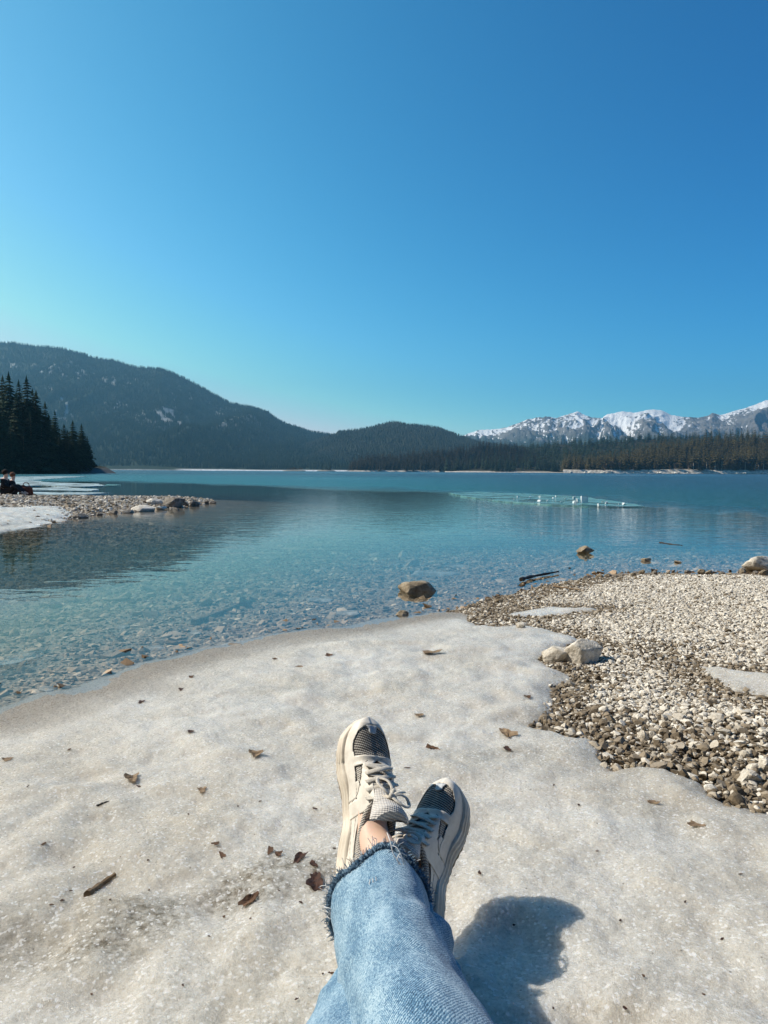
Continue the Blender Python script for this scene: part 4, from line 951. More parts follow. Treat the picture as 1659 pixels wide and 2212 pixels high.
def m_leather(name, c, worn):
    m, nt, out = mat(name); co = coord(nt)
    n = noise(nt, co, 45, 6, .7); n2 = noise(nt, co, 380, 3, .5); n3_ = noise(nt, co, 14, 3)
    cc = mixc(nt, ramp(nt, n, [(.45, (0, 0, 0)), (.75, (.7, .7, .7))]), c, worn)
    cc = mixc(nt, ramp(nt, n3_, [(.5, (0, 0, 0)), (.7, (.35, .35, .35))]), cc, tuple(x * .8 for x in worn))
    bsdf(nt, out, cc, .5, bump(nt, n2, .35, .0008, bump(nt, n3_, .5, .004)), .4); return m
M_leather = m_leather('off white shoe leather', (.80, .76, .69), (.55, .51, .44))
M_mid = m_leather('cream rubber midsole', (.74, .68, .58), (.53, .46, .37))
M_out = m_simple('tan rubber outsole', (.24, .19, .14), (.38, .31, .24), 50, .8, .001)
def m_knit(name, c1, c2, cy, cx, ang=.5):
    m, nt, out = mat(name)
    co = coord(nt, 'Object', None, (0, 0, ang))
    sp_ = N(nt, 'ShaderNodeSeparateXYZ'); L(nt, co, sp_.inputs[0])
    s1 = mth(nt, 'SINE', mth(nt, 'MULTIPLY', sp_.outputs[1], cy)); s2 = mth(nt, 'SINE', mth(nt, 'MULTIPLY', sp_.outputs[0], cx))
    p = mth(nt, 'ADD', mth(nt, 'MULTIPLY', s1, .36), mth(nt, 'MULTIPLY', s2, .14)); p = mth(nt, 'ADD', p, .5, clamp=True)
    p2 = mth(nt, 'ADD', mth(nt, 'MULTIPLY', p, .8), mth(nt, 'MULTIPLY', noise(nt, coord(nt), 260, 3), .3))
    bsdf(nt, out, mixc(nt, ramp(nt, p2, [(.35, (0, 0, 0)), (.75, (1, 1, 1))]), c1, c2), .85, bump(nt, p, 1, .0012), .15); return m
M_toeknit = m_knit('dark grey toe mesh', (.05, .048, .048), (.42, .40, .37), 1500, 1900, .35)
M_knit = m_knit('pale grey shoe mesh', (.25, .24, .225), (.60, .57, .52), 1900, 2100, -.4)
M_lace = m_simple('off white lace', (.50, .465, .41), (.74, .70, .62), 260, .9, .0008)
M_lining = m_simple('dark shoe lining', (.012, .012, .014), (.05, .05, .055), 300, .95, .0006)
M_seam = m_simple('dark seam thread', (.03, .028, .025), (.09, .08, .07), 300, .9, .0003)
M_tab = m_simple('pale reflective tab', (.45, .48, .52), (.60, .63, .66), 200, .4, .0003)

SL = .295
def eh(t): return np.sqrt(np.clip(1 - (np.clip(.13 - t, 0, 1) / .13) ** 2, 0, 1))
def et(t): return np.clip(1 - (np.clip(t - .70, 0, 1) / .30) ** 3.1, 0, 1) ** .46
def Wd(t): return np.interp(t, [0, .1, .25, .42, .55, .68, .8, 1], [.031, .0345, .0340, .0325, .0365, .0415, .0430, .041]) * eh(t) * et(t)
def lift(t): return .024 * np.clip((t - .68) / .32, 0, 1) ** 2 + .006 * np.clip((.1 - t) / .1, 0, 1) ** 2
def xc(t): return .010 * np.sin(np.pi * np.clip(t, 0, 1)) - .012 * np.clip(t - .6, 0, 1)   # a slight banana outline, lateral side +x
def z0(t): return np.interp(t, [0, .2, .45, .7, .85, 1], [.036, .034, .027, .024, .024, .026]) + lift(t)
def Hf(t): return np.interp(t, [0, .1, .3, .42, .5, .6, .7, .8, .88, .95, 1], [.150, .150, .146, .136, .119, .100, .085, .076, .071, .064, .052]) + lift(t) * .6
def hc(t): return np.interp(t, [0, .05, .12, .22, .30, .38, .44, .5], [.106, .104, .092, .082, .083, .093, .107, .112])
def oo(t): return np.interp(t, [.38, .46, .60, .68, .715], [.0250, .0185, .0165, .0135, .0])
EA, EB = .62, .80
def theta_end(t):
    s = np.clip((hc(t) - z0(t)) / (Hf(t) - z0(t)), 0, 1); a1 = np.arcsin(s ** (1 / EB))
    q = np.clip(oo(t) / np.maximum(Wd(t) - .003, 1e-4), 0, 1); a2 = np.where(t >= .715, np.pi / 2, np.arccos(np.clip(q ** (1 / EA), 0, 1)))
    return a1 * (1 - ss(.38, .48, t)) + a2 * ss(.38, .48, t)
def upper_pt(t, fr, side, off=0.0):
    """t along, fr 0 (sole) .. 1 (opening edge or centre line), side -1/+1"""
    t = np.asarray(t, float); th = theta_end(t) * fr; w = np.maximum(Wd(t) - .003, 0) + off; hh = Hf(t) - z0(t) + off
    x = w * np.cos(th) ** EA; z = z0(t) + hh * np.sin(th) ** EB
    # crease and pull of the leather
    z = z + .0012 * np.sin(t * 95) * ss(.62, .7, t) * (1 - ss(.76, .84, t)) * np.sin(th)
    return np.stack([xc(t) + side * x, t * SL + (t > .9) * off * .5, z], -1)
def upper_mesh(name, mask, m, parent, off=0.0, thick=.0016, nt_=170, nf=44, flip=1):
    t = (1 - np.cos(np.linspace(0, math.pi, nt_))) / 2 * .996 + .002
    fr = np.linspace(0, 1, nf); T, FR = np.meshgrid(t, fr, indexing='ij'); mb = MB()
    for side in (-1, 1):
        P = upper_pt(T, FR, side, off).reshape(-1, 3); Q = upper_pt(T, FR, side, off - thick).reshape(-1, 3)
        P[:, 0] *= flip; Q[:, 0] *= flip
        Fq = grid_faces(nt_, nf)
        tc = T.ravel()[Fq].mean(1); fc = FR.ravel()[Fq].mean(1)
        th = theta_end(tc) * fc; xa = np.maximum(Wd(tc) - .003, 0) * np.cos(th) ** EA
        k = mask(tc, fc, side, xa); Fq = Fq[k]
        if not len(Fq): continue
        # outer skin + inner skin + border walls
        n = len(P); e = {}
        for f in Fq:
            for a, b in ((0, 1), (1, 2), (2, 3), (3, 0)):
                key = (min(f[a], f[b]), max(f[a], f[b])); e[key] = None if key in e else (f[a], f[b])
        brd = np.array([(a, b, b + n, a + n) for a, b in [v for v in e.values() if v is not None]])
        allF = np.vstack([Fq, Fq[:, ::-1] + n, brd]) if len(brd) else np.vstack([Fq, Fq[:, ::-1] + n])
        used = np.unique(allF); mp_ = np.full(2 * n, -1); mp_[used] = np.arange(len(used))
        mb.add(np.vstack([P, Q])[used], mp_[allF])
    o = mb.build(name, m, parent, True)
    bm = bmesh.new(); bm.from_mesh(o.data); bmesh.ops.remove_doubles(bm, verts=bm.verts, dist=.00004); bmesh.ops.recalc_face_normals(bm, faces=bm.faces); bm.to_mesh(o.data); bm.free()
    o.data.shade_smooth() if hasattr(o.data, 'shade_smooth') else None
    return o
def edge_line(mb, ts, frs, side, flip, r=.0007, off=.0022):
    P = upper_pt(np.array(ts), np.array(frs), side, off); P[:, 0] *= flip; tube_to(mb, spline(P, 40), r, 5)

def sneaker(parent, flip, label, lace_variant):
    S = empty('sneaker'); S.parent = parent; S['label'] = label
    # --- outsole + midsole
    n = 120
    tt = (1 - np.cos(np.linspace(0, math.pi, n))) / 2
    tl = np.concatenate([tt, tt[::-1][1:-1]]); sd = np.concatenate([np.ones(n), -np.ones(n - 2)])
    def loop(off, zf):
        w = Wd(tl); ex = np.clip(off, -1, 1)
        x = xc(tl) + sd * w; y = tl * SL
        P = np.stack([x, y], -1); Tn = np.roll(P, -1, 0) - np.roll(P, 1, 0); nr_ = np.stack([Tn[:, 1], -Tn[:, 0]], -1); nr_ /= np.linalg.norm(nr_, axis=1)[:, None] + 1e-9
        o_ = off(tl, sd) if callable(off) else off
        fl = .0035 * (1 - ss(.28, .42, tl)) * ss(.0, .06, tl) + .0035 * ss(.52, .68, tl) * (1 - ss(.88, .97, tl)) - .0015
        o_ = o_ + fl if np.ndim(o_) else o_ + fl
        P = P - nr_ * (np.asarray(o_)[..., None] if np.ndim(o_) else o_) * np.sign((nr_ * (P - P.mean(0))).sum(1).mean()) * -1
        return np.c_[P[:, 0] * flip, P[:, 1], zf(tl, sd)]
    top = lambda t, s: z0(t) + .007 + .0035 * np.sin(t * 21 + 1) * (t < .75) + .006 * ss(.88, 1, t) + .004 * ss(.14, 0, t)
    bot = lambda t, s: lift(t) + .005
    rows = [(-.003, 0.0), (.0045, .06), (.0060, .16), (.0052, .30), (.0022, .38), (.0024, .42), (.0052, .50), (.0050, .66), (.0018, .73), (.0020, .77), (.0034, .85), (.0022, .96), (-.002, 1.0), (-.012, 1.0)]
    V = []
    for off, f in rows:
        wav = (lambda f: (lambda t, s: bot(t, s) * (1 - f) + top(t, s) * f + .0028 * np.sin(t * 26 + s) * math.sin(math.pi * f)))(f)
        V.append(loop(off, wav))
    m_ = len(tl); mb = MB(); Va = np.concatenate(V); mb.add(Va, grid_faces(len(rows), m_, wrap_v=True))
    mid_ = mb.build('midsole', M_mid, S)
    bm = bmesh.new(); bm.from_mesh(mid_.data); bm.verts.ensure_lookup_table()
    bm.faces.new([bm.verts[i] for i in range(m_)]); bm.faces.new([bm.verts[(len(rows) - 1) * m_ + i] for i in range(m_)][::-1])
    bmesh.ops.triangulate(bm, faces=[f for f in bm.faces if len(f.verts) > 4]); bmesh.ops.recalc_face_normals(bm, faces=bm.faces); bm.to_mesh(mid_.data); bm.free()
    V = [loop(-.006, lambda t, s: lift(t)), loop(.0035, lambda t, s: lift(t) + .0004 + .001 * np.sign(np.sin(t * 120))), loop(.0045, lambda t, s: lift(t) + .0055), loop(-.003, lambda t, s: lift(t) + .0058)]
    mb = MB(); mb.add(np.concatenate(V), grid_faces(4, m_, wrap_v=True)); os_ = mb.build('outsole', M_out, S)
    bm = bmesh.new(); bm.from_mesh(os_.data); bm.verts.ensure_lookup_table(); f = bm.faces.new([bm.verts[i] for i in range(m_)]); bmesh.ops.triangulate(bm, faces=[f]); bmesh.ops.recalc_face_normals(bm, faces=bm.faces); bm.to_mesh(os_.data); bm.free()
    # --- upper
    upper_mesh('upper', lambda t, f, s, x: t > -1, M_knit, S, 0, .003, flip=flip)
    upper_mesh('toe_mesh', lambda t, f, s, x: (t > .70) & (t < .935) & (f > .30), M_toeknit, S, .0006, .001, flip=flip)
    tg = lambda t: np.interp(t, [.50, .62, .70, .78, .85, .895, .93, .95], [.28, .38, .44, .42, .45, .58, .85, 1.1])
    upper_mesh('toe_guard', lambda t, f, s, x: (t > .50) & (f < tg(t) + .012 * np.sin(t * 60)), M_leather, S, .0024, .002, flip=flip)
    upper_mesh('eyestay', lambda t, f, s, x: ((t > .40) & (t < .735) & (x < oo(t) + .0125 + .004 * (t < .5))) | ((t > .685) & (t < .745) & (f > .42)), M_leather, S, .0028, .0022, flip=flip)
    upper_mesh('side_panel', lambda t, f, s, x: (t > .13) & (t < .60) & ((f < .62 - .25 * np.abs(t - .38)) & ((f - .1 + t * .8) % .28 > .035)), M_leather, S, .0020, .0016, flip=flip)
    upper_mesh('heel_counter', lambda t, f, s, x: (t < .20 - .10 * f) & (f < .86), M_leather, S, .0030, .002, flip=flip)
    upper_mesh('toe_tab', lambda t, f, s, x: (t > .885) & (t < .93) & (x < .009 - .09 * (.93 - t)), M_tab, S, .0034, .001, flip=flip)
    # lining: inner shell and insole
    t = np.linspace(.01, .62, 60); fr = np.linspace(0, 1, 20); T, FR = np.meshgrid(t, fr, indexing='ij'); mb = MB()
    for side in (-1, 1):
        P = upper_pt(T, FR, side, -.0050).reshape(-1, 3); P[:, 0] *= flip; mb.add(P, grid_faces(60, 20))
    Pl = np.array([upper_pt(np.array([q]), np.array([.05]), s_, -.005)[0] * [flip, 1, 1] for q in t for s_ in (-1, 1)]); mb.add(Pl, grid_faces(60, 2))
    mb.build('lining', M_lining, S)
    # padded collar rim
    tr = np.linspace(.45, .0, 26) ** 1.0; tr = .45 * np.sin(np.linspace(math.pi / 2, 0, 26)) ** 1.3
    R_ = upper_pt(tr, np.ones(26), 1, -.003); L_ = upper_pt(tr[::-1], np.ones(26), -1, -.003); path = np.vstack([R_, L_[1:]]); path[:, 0] *= flip
    path = spline(path, 110); rad_ = .0052 + .0022 * np.sin(np.linspace(0, math.pi, 110) * 1) ; mb = MB(); tube_to(mb, path, rad_, 10); mb.build('collar', M_knit, S)
    # tongue
    C = np.array([(.700, .076), (.62, .092), (.54, .108), (.47, .124), (.41, .139), (.37, .151), (.345, .158)]); wd = [.012, .017, .019, .022, .029, .034, .027]; th = [.002, .003, .0035, .0050, .0085, .0105, .006]
    cs = spline(np.c_[C[:, 0] * SL, C[:, 1], wd, th][:, :3], 44); ths = np.interp(np.linspace(0, 6, 44), range(7), th)
    k = 22; V = []
    Tn = np.gradient(cs[:, :2], axis=0); Tn /= np.linalg.norm(Tn, axis=1)[:, None]
    for i in range(44):
        ny, nz = Tn[i][1], -Tn[i][0]
        if nz < 0: ny, nz = -ny, -nz
        for a in np.arange(k) * 2 * math.pi / k:
            ca, sa = math.cos(a), math.sin(a); xx = cs[i, 2] * np.sign(ca) * abs(ca) ** .7; q = ths[i] * np.sign(sa) * abs(sa) ** .8 - .20 * xx * xx / .02 * (1 + .6 * (i > 25))
            V.append(((xc(cs[i, 0] / SL) + xx) * flip, cs[i, 0] + ny * q, cs[i, 1] + nz * q))
    mb = MB(); V = np.array(V); mb.add(V, grid_faces(44, k, wrap_v=True)); 
    mb.add(V[-k:], np.array([[0, j, j + 1] for j in range(1, k - 1)]))
    mb.build('tongue', m_tongue, S)
    # --- laces
    mb = MB(); ey = [.675, .622, .569, .516, .463]
    def eyelet(t_, s_, off=.0045):
        w_ = max(Wd(t_) - .003, 0); xx = oo(t_) + .0055; fr_ = np.arccos(min(1, (xx / w_)) ** (1 / EA)) / float(theta_end(np.array(t_)))
        q = upper_pt(np.array([t_]), np.array([fr_]), s_, off)[0]; return q * [flip, 1, 1]
    def strand(a, b, bow, w=.0046, jit=0):
        m1 = (a + b) / 2 + np.array([0, 0, bow]) + np.array([0, jit, 0]); q1 = a * .72 + b * .28 + [0, 0, bow * .72]; q2 = a * .28 + b * .72 + [0, 0, bow * .72]
        d_ = b - a; up_ = np.array([0, .45, .9])
        tube_to(mb, spline([a - [0, 0, .003], a, q1, m1, q2, b, b - [0, 0, .003]], 22), 1.0, 8, (w, .0011), up_)
    strand(eyelet(ey[0], -1), eyelet(ey[0], 1), .004)
    for i in range(4):
        strand(eyelet(ey[i], -1, .0048), eyelet(ey[i + 1], 1, .0048), .0065, jit=.0015); strand(eyelet(ey[i], 1, .0062), eyelet(ey[i + 1], -1, .0062), .0085, jit=-.001)
    kn = np.array([xc(.45) * flip, .44 * SL, .136]) + [0.002, .006, .004]
    for s_ in (-1, 1): strand(eyelet(ey[4], s_, .006), kn, .002)
    # knot, two loops and two ends
    V, Fc = rock(5, (.013, .011, .009), 3, .1, 5); mb.add(V + kn, Fc)
    lv = lace_variant
    for s_, a_, ln in ((-1, lv[0], .036), (1, lv[1], .032)):
        d_ = np.array([s_ * math.cos(a_), math.sin(a_), 0]); side_ = np.array([-d_[1], d_[0], 0]) * .008
        dz = lambda q: np.array([0, 0, q])
        pts_ = [kn, kn + d_ * ln * .35 + side_ + dz(.004), kn + d_ * ln * .8 + side_ * 1.2 + dz(-.001), kn + d_ * ln * 1.05 + dz(-.006), kn + d_ * ln * .8 - side_ * 1.2 + dz(.001), kn + d_ * ln * .35 - side_ + dz(.004), kn]
        pts_ = [p_ + np.array([0, 0, -.60 * (p_[1] - kn[1])]) for p_ in pts_]
        tube_to(mb, spline(pts_, 40), 1.0, 7, (.0034, .0011), np.array([0, .5, .86]))
    for s_, a_, ln in ((-1, lv[2], .036), (1, lv[3], .036)):
        d_ = np.array([s_ * math.cos(a_), math.sin(a_), 0])
        pts_ = [kn, kn + d_ * ln * .4 + [0, 0, .004], kn + d_ * ln * .8 + [s_ * .004, 0, -.006], kn + d_ * ln + [s_ * .002, 0, -.016]]
        pts_ = [p_ + np.array([0, 0, -.60 * (p_[1] - kn[1])]) for p_ in pts_]
        tube_to(mb, spline(pts_, 24), 1.0, 7, (.0034, .0011), np.array([0, .5, .86]))
    mb.build('lace', M_lace, S)
    # --- dark seams and creases
    mb = MB()
    for s_ in (-1, 1):
        ts = np.linspace(.50, .90, 12); edge_line(mb, ts, tg(ts) + .01, s_, flip, .0008, .0012)
        ts = np.linspace(.16, .58, 10); edge_line(mb, ts, .66 - .22 * np.abs(ts - .38), s_, flip, .0007, .0016)
        edge_line(mb, np.linspace(.12, .19, 5), np.linspace(.86, .05, 5), s_, flip, .0008, .0024)
        ts = np.linspace(.46, .72, 10); th = theta_end(ts); fr_ = np.arccos(np.clip((oo(ts) + .0135) / (Wd(ts) - .003), 0, 1) ** (1 / EA)) / th; edge_line(mb, ts, fr_, s_, flip, .0008, .0018)
    mb.build('seam', M_seam, S)
    return S
m_tongue = m_knit('pale tongue mesh', (.50, .49, .48), (.74, .71, .67), 1700, 1700, .2)

def frame_matrix(o, Ld, U):
    Ld = np.array(Ld, float); Ld /= np.linalg.norm(Ld); U = np.array(U, float); U -= Ld * (U @ Ld); U /= np.linalg.norm(U); Rr = np.cross(Ld, U)
    M = Matrix(((Rr[0], Ld[0], U[0], o[0]), (Rr[1], Ld[1], U[1], o[1]), (Rr[2], Ld[2], U[2], o[2]), (0, 0, 0, 1))); return M
def toward(heel_px, Zh, toe_px, Ln, far=True):
    h = at_depth(*heel_px, Zh); d = ray(*toe_px); oc = CAM - h; a = d @ d; b = 2 * d @ oc; c = oc @ oc - Ln * Ln
    disc = b * b - 4 * a * c; t = (-b + (math.sqrt(disc) if far else -math.sqrt(disc))) / (2 * a) if disc > 0 else -b / (2 * a)
    return h, CAM + d * t
hip_z = float(ice_z(np.array([.0]), np.array([.3]))[0])
person = empty('person', (0.0, .35, hip_z))
tag(person, 'person sitting on the ice, crossed legs in light blue jeans and off white sneakers', 'person')
def world_child(o):   # keep world coordinates under the person empty
    o.matrix_parent_inverse = Matrix.Translation(-person.location)
# --- sneakers
def place_shoe(heel_px, Zh, toe_px, flip, roll, label, lv, far=True, ln=None):
    h, t = toward(heel_px, Zh, toe_px, (ln or SL), far); Ld = (t - h) / np.linalg.norm(t - h)
    view = (h + t) / 2 - CAM; view /= np.linalg.norm(view); U0 = -(view - Ld * (view @ Ld)); U0 /= np.linalg.norm(U0)
    Rr = np.cross(Ld, U0); U = U0 * math.cos(roll) + Rr * math.sin(roll)
    S = sneaker(person, flip, label, lv)
    M = frame_matrix(h - U * .045, Ld, U)         # the pixel anchors lie about 4.5 cm above the sole
    S.matrix_world = M; S.matrix_parent_inverse = Matrix.Translation(-person.location); S.matrix_basis = M
    print('shoe origin', [round(float(q), 3) for q in M.translation], 'L', Ld.round(3), 'U', U.round(3))
    return S, M
S1, M1 = place_shoe((784, 1936), 1.215, (792, 1560), 1, rad(20), 'upper off white sneaker with grey toe mesh, sunlit', (1.25, -.35, 2.0, .5))
S2, M2 = place_shoe((880, 2046), 1.175, (966, 1697), -1, rad(-24), 'lower off white sneaker lying mostly in shadow', (-.3, -.6, .6, -1.2))
# --- denim legs
def pleg(path, rx, rz, n, k, seed, wave=1.0, tuck=None):
    P = spline(path, n); rx = np.interp(np.linspace(0, len(path) - 1, n), range(len(path)), rx); rz = np.interp(np.linspace(0, len(path) - 1, n), range(len(path)), rz)
    T = np.gradient(P, axis=0); T /= np.linalg.norm(T, axis=1)[:, None]; ln = np.concatenate([[0], np.cumsum(np.linalg.norm(np.diff(P, axis=0), axis=1))])
    a = np.arange(k) / (k - 1) * 2 * math.pi - math.pi / 2; V = np.zeros((n, k, 3)); UV = np.zeros((n, k, 2))
    for i in range(n):
        s_ = np.cross(T[i], [0, 0, 1]); s_ /= np.linalg.norm(s_); q = np.cross(s_, T[i])
        aa = np.concatenate([a[:-1], a[:1]])
        cre = .05 * np.exp(-((ln[i] - .17 - .05 * aa) / .018) ** 2) * np.clip(np.cos(aa - .5), 0, 1) - .05 * np.exp(-((ln[i] - .235 + .06 * aa) / .022) ** 2) * np.clip(np.cos(aa - 2.2), 0, 1) + .04 * np.exp(-((ln[i] - .09 - .03 * aa) / .012) ** 2) * np.clip(np.cos(aa - 2.6), 0, 1)
        f = 1 + wave * (cre + .045 * np.sin(3 * aa + seed + ln[i] * 6) + .03 * fbm(np.cos(aa) * 1.6 + seed, np.sin(aa) * 1.6 + ln[i] * 5, seed, 3) + .030 * fbm(np.cos(aa) * 3 + ln[i] * 22, np.sin(aa) * 3 - ln[i] * 10, seed + 4, 3))
        V[i] = P[i] + (s_ * (np.cos(aa) * rx[i] * f)[:, None] + q * (np.sin(aa) * rz[i] * f)[:, None])
        UV[i, :, 0] = a * .08; UV[i, :, 1] = ln[i]
    return V, UV
def jeans_mesh(name, V, UV, parent, label=None):
    n, k = V.shape[:2]; inner = V.copy(); c = V[:, :-1].mean(1, keepdims=True); inner = V + (c - V) * .028
    A = V.reshape(-1, 3); B = inner.reshape(-1, 3); Fq = grid_faces(n, k)
    e = np.array([((0) * k + j, 0 * k + j + 1, n * k + j + 1, n * k + j) for j in range(k - 1)])
    o = mesh_np(name, np.vstack([A, B]), np.vstack([Fq, Fq[:, ::-1] + n * k, e]), M_denim, parent, True, uv=np.vstack([UV.reshape(-1, 2)] * 2))
    bm = bmesh.new(); bm.from_mesh(o.data); bmesh.ops.remove_doubles(bm, verts=bm.verts, dist=.00005); bmesh.ops.recalc_face_normals(bm, faces=bm.faces); bm.to_mesh(o.data); bm.free()
    if label: o['label'] = label
    world_child(o); return o
gz = hip_z
pathA = [(.000, 1.112, .277), (.008, 1.05, .281), (.017, .985, .286), (.037, .835, .305), (.062, .68, .335), (.085, .52, .33), (.10, .33, gz + .13), (.09, .12, gz + .12)]
VA, UA = pleg(pathA, [.0765, .0745, .0745, .0775, .084, .090, .10, .12], [.074, .073, .073, .076, .082, .088, .095, .11], 150, 97, 2)
# the hem cut runs slightly aslant
a_ = np.linspace(0, 1, 97) * 2 * math.pi - math.pi / 2
fade = np.exp(-np.arange(150) / 14.0)[:, None]
VA[:, :, 1] += fade * (.010 * np.cos(a_) + .014 * np.sin(a_) + .006 * np.sin(5 * a_))[None]
VA[:, :, 2] += fade * (.004 * np.sin(4 * a_ + 1))[None]
jA = jeans_mesh('trouser_leg', VA, UA, person, 'upper trouser leg of light blue denim with frayed hem')
pathB = [(.052, 1.10, .236), (.035, 1.05, .238), (.012, .99, .240), (-.015, .885, .245), (-.045, .76, .255), (-.085, .58, .27), (-.11, .33, gz + .12), (-.09, .12, gz + .12)]
VB, UB = pleg(pathB, [.062, .068, .072, .076, .085, .094, .10, .12], [.048, .052, .056, .062, .07, .08, .09, .11], 130, 81, 7)
jB = jeans_mesh('trouser_leg', VB, UB, person, 'lower trouser leg of light blue denim, mostly hidden')
# hips
V, Fc = ico(4); Vh = V * [.20, .17, .13] * (1 + .03 * n3(V * 2, 4))[:, None] + [0.0, .16, gz + .13]
o = mesh_np('jeans_seat', Vh, Fc, M_denim, person, True, uv=Vh[:, :2] * 1.0); world_child(o)
# felled seam down the inner side of the upper leg
ks = 26; Pn = VA[:, ks]; cn = VA[:, :-1].mean(1); nn = Pn - cn; nn /= np.linalg.norm(nn, axis=1)[:, None]
for q_ in (71,):
    mb = MB(); Pq = VA[3:, q_]; cq = VA[3:, :-1].mean(1); nq = Pq - cq; nq /= np.linalg.norm(nq, axis=1)[:, None]; tube_to(mb, Pq + nq * .0006, 1.0, 8, (.0045, .0016), None)
    sm = mb.build('seam', M_hemseam, jA); sm.matrix_parent_inverse = Matrix.Identity(4)
# frayed hem: rolled rim and threads
r = RS(33); hemP = VA[0, :-1]; ctr = hemP.mean(0); k = len(hemP)
mb = MB(); ring = spline(np.vstack([hemP, hemP[:1]]), 260); nrm = ring - ctr; nrm /= np.linalg.norm(nrm, axis=1)[:, None]
ring2 = ring + nrm * .0015 + np.array([0, .002, 0]) + r.normal(0, .0011, ring.shape); tube_to(mb, ring2, .0042 * (1 + .35 * r.rand(260)), 8)
for i in range(1500):
    j = r.randint(260); p = ring[j] + nrm[j] * r.uniform(-.001, .004) + [0, r.uniform(-.006, .004), 0]; l = r.uniform(.004, .012)
    d = nrm[j] * r.uniform(.1, 1.0) + np.array([r.normal(0, .5), r.uniform(-.5, 1.0), r.normal(0, .5)]); d /= np.linalg.norm(d)
    e = d * l; tube_to(mb, [p, p + e * .5 + r.normal(0, .001, 3), p + e + r.normal(0, .0015, 3)], [.0007, .0006, .0003], 3)
hm = mb.build('frayed_hem', M_hem, jA)
mb = MB()
for i in range(70):
    j = r.randint(260) if i > 24 else r.randint(60, 120); p = ring[j] + nrm[j] * .003; l = r.uniform(.008, .022)
    d = nrm[j] * .6 + np.array([r.normal(0, .4), r.uniform(-.2, .9), r.normal(0, .4)]); d /= np.linalg.norm(d)
    tube_to(mb, spline([p, p + d * l * .5 + r.normal(0, .002, 3), p + d * l + r.normal(0, .003, 3)], 7), .0005, 4)
# long threads hanging over the ankle and from the left corner
for pts_ in ([(866, 1868, 1.085), (850, 1845, 1.09), (843, 1818, 1.10), (836, 1798, 1.12)], [(872, 1868, 1.085), (868, 1850, 1.085), (858, 1832, 1.09), (846, 1826, 1.095)], [(862, 1867, 1.085), (858, 1855, 1.085), (866, 1843, 1.09), (878, 1848, 1.095)],
             [(876, 1868, 1.085), (872, 1857, 1.085), (860, 1850, 1.09)], [(724, 1968, 1.13), (712, 1962, 1.13), (700, 1960, 1.135)], [(724, 1976, 1.13), (712, 1974, 1.13), (703, 1966, 1.135)], [(722, 1982, 1.13), (712, 1984, 1.13), (706, 1978, 1.135)],
             [(805, 1897, 1.08), (806, 1908, 1.075), (803, 1920, 1.075)], [(812, 1893, 1.08), (814, 1910, 1.075), (817, 1922, 1.07)], [(800, 1899, 1.08), (798, 1912, 1.075), (800, 1926, 1.075)]):
    tube_to(mb, spline([at_depth(*q) for q in pts_], 16), .00075, 5)
for q0, q1 in (((712, 1972), (724, 1976)), ((716, 1982), (726, 1978)), ((714, 1966), (726, 1970))):
    for _ in range(14):
        a = at_depth(q0[0] + r.uniform(-6, 5), q0[1] + r.uniform(-6, 6), 1.13); b = at_depth(q1[0] + r.uniform(-3, 3), q1[1] + r.uniform(-4, 4), 1.13); tube_to(mb, [a, (a + b) / 2 + r.normal(0, .002, 3), b], .0005, 4)
th_ = mb.build('loose_threads', M_thread, jA)
for o in (hm, th_): o.matrix_parent_inverse = Matrix.Identity(4)
# --- body: one continuous skinned surface for both legs
def loc(M, x, y, z): v = M @ Vector((x, y, z)); return np.array(v)
verts = [((0, .16, gz + .14), .11), ((.09, .30, gz + .12), .075), ((.088, .56, .31), .055), ((.050, .78, .305), .050), ((.014, 1.0, .287), .038), ((.018, 1.10, .300), .0350), (loc(M1, .010, .050, .112), .0335), (loc(M1, .003, .075, .080), .030), (loc(M1, .004, .150, .066), .026), (loc(M1, .004, .225, .055), .020),
         ((-.10, .30, gz + .11), .075), ((-.09, .56, .25), .052), ((-.03, .80, .245), .045), ((.02, 1.0, .236), .036), ((.045, 1.08, .238), .032), (loc(M2, -.004, .052, .115), .031), (loc(M2, -.004, .080, .070), .029), (loc(M2, -.004, .150, .064), .025), (loc(M2, -.004, .225, .054), .019)]
me = bpy.data.meshes.new('body'); me.from_pydata([tuple(map(float, v[0])) for v in verts], [(i, i + 1) for i in range(9)] + [(0, 10)] + [(i, i + 1) for i in range(10, 18)], [])
body = bpy.data.objects.new('body', me); COL.objects.link(body); body.parent = person; world_child(body); me.materials.append(M_skin)
sk = body.modifiers.new('skin', 'SKIN'); sk.use_smooth_shade = True
for v, q in zip(me.skin_vertices[0].data, verts): v.radius = (q[1], q[1])
me.skin_vertices[0].data[0].use_root = True
sb = body.modifiers.new('sub', 'SUBSURF'); sb.levels = 2; sb.render_levels = 2

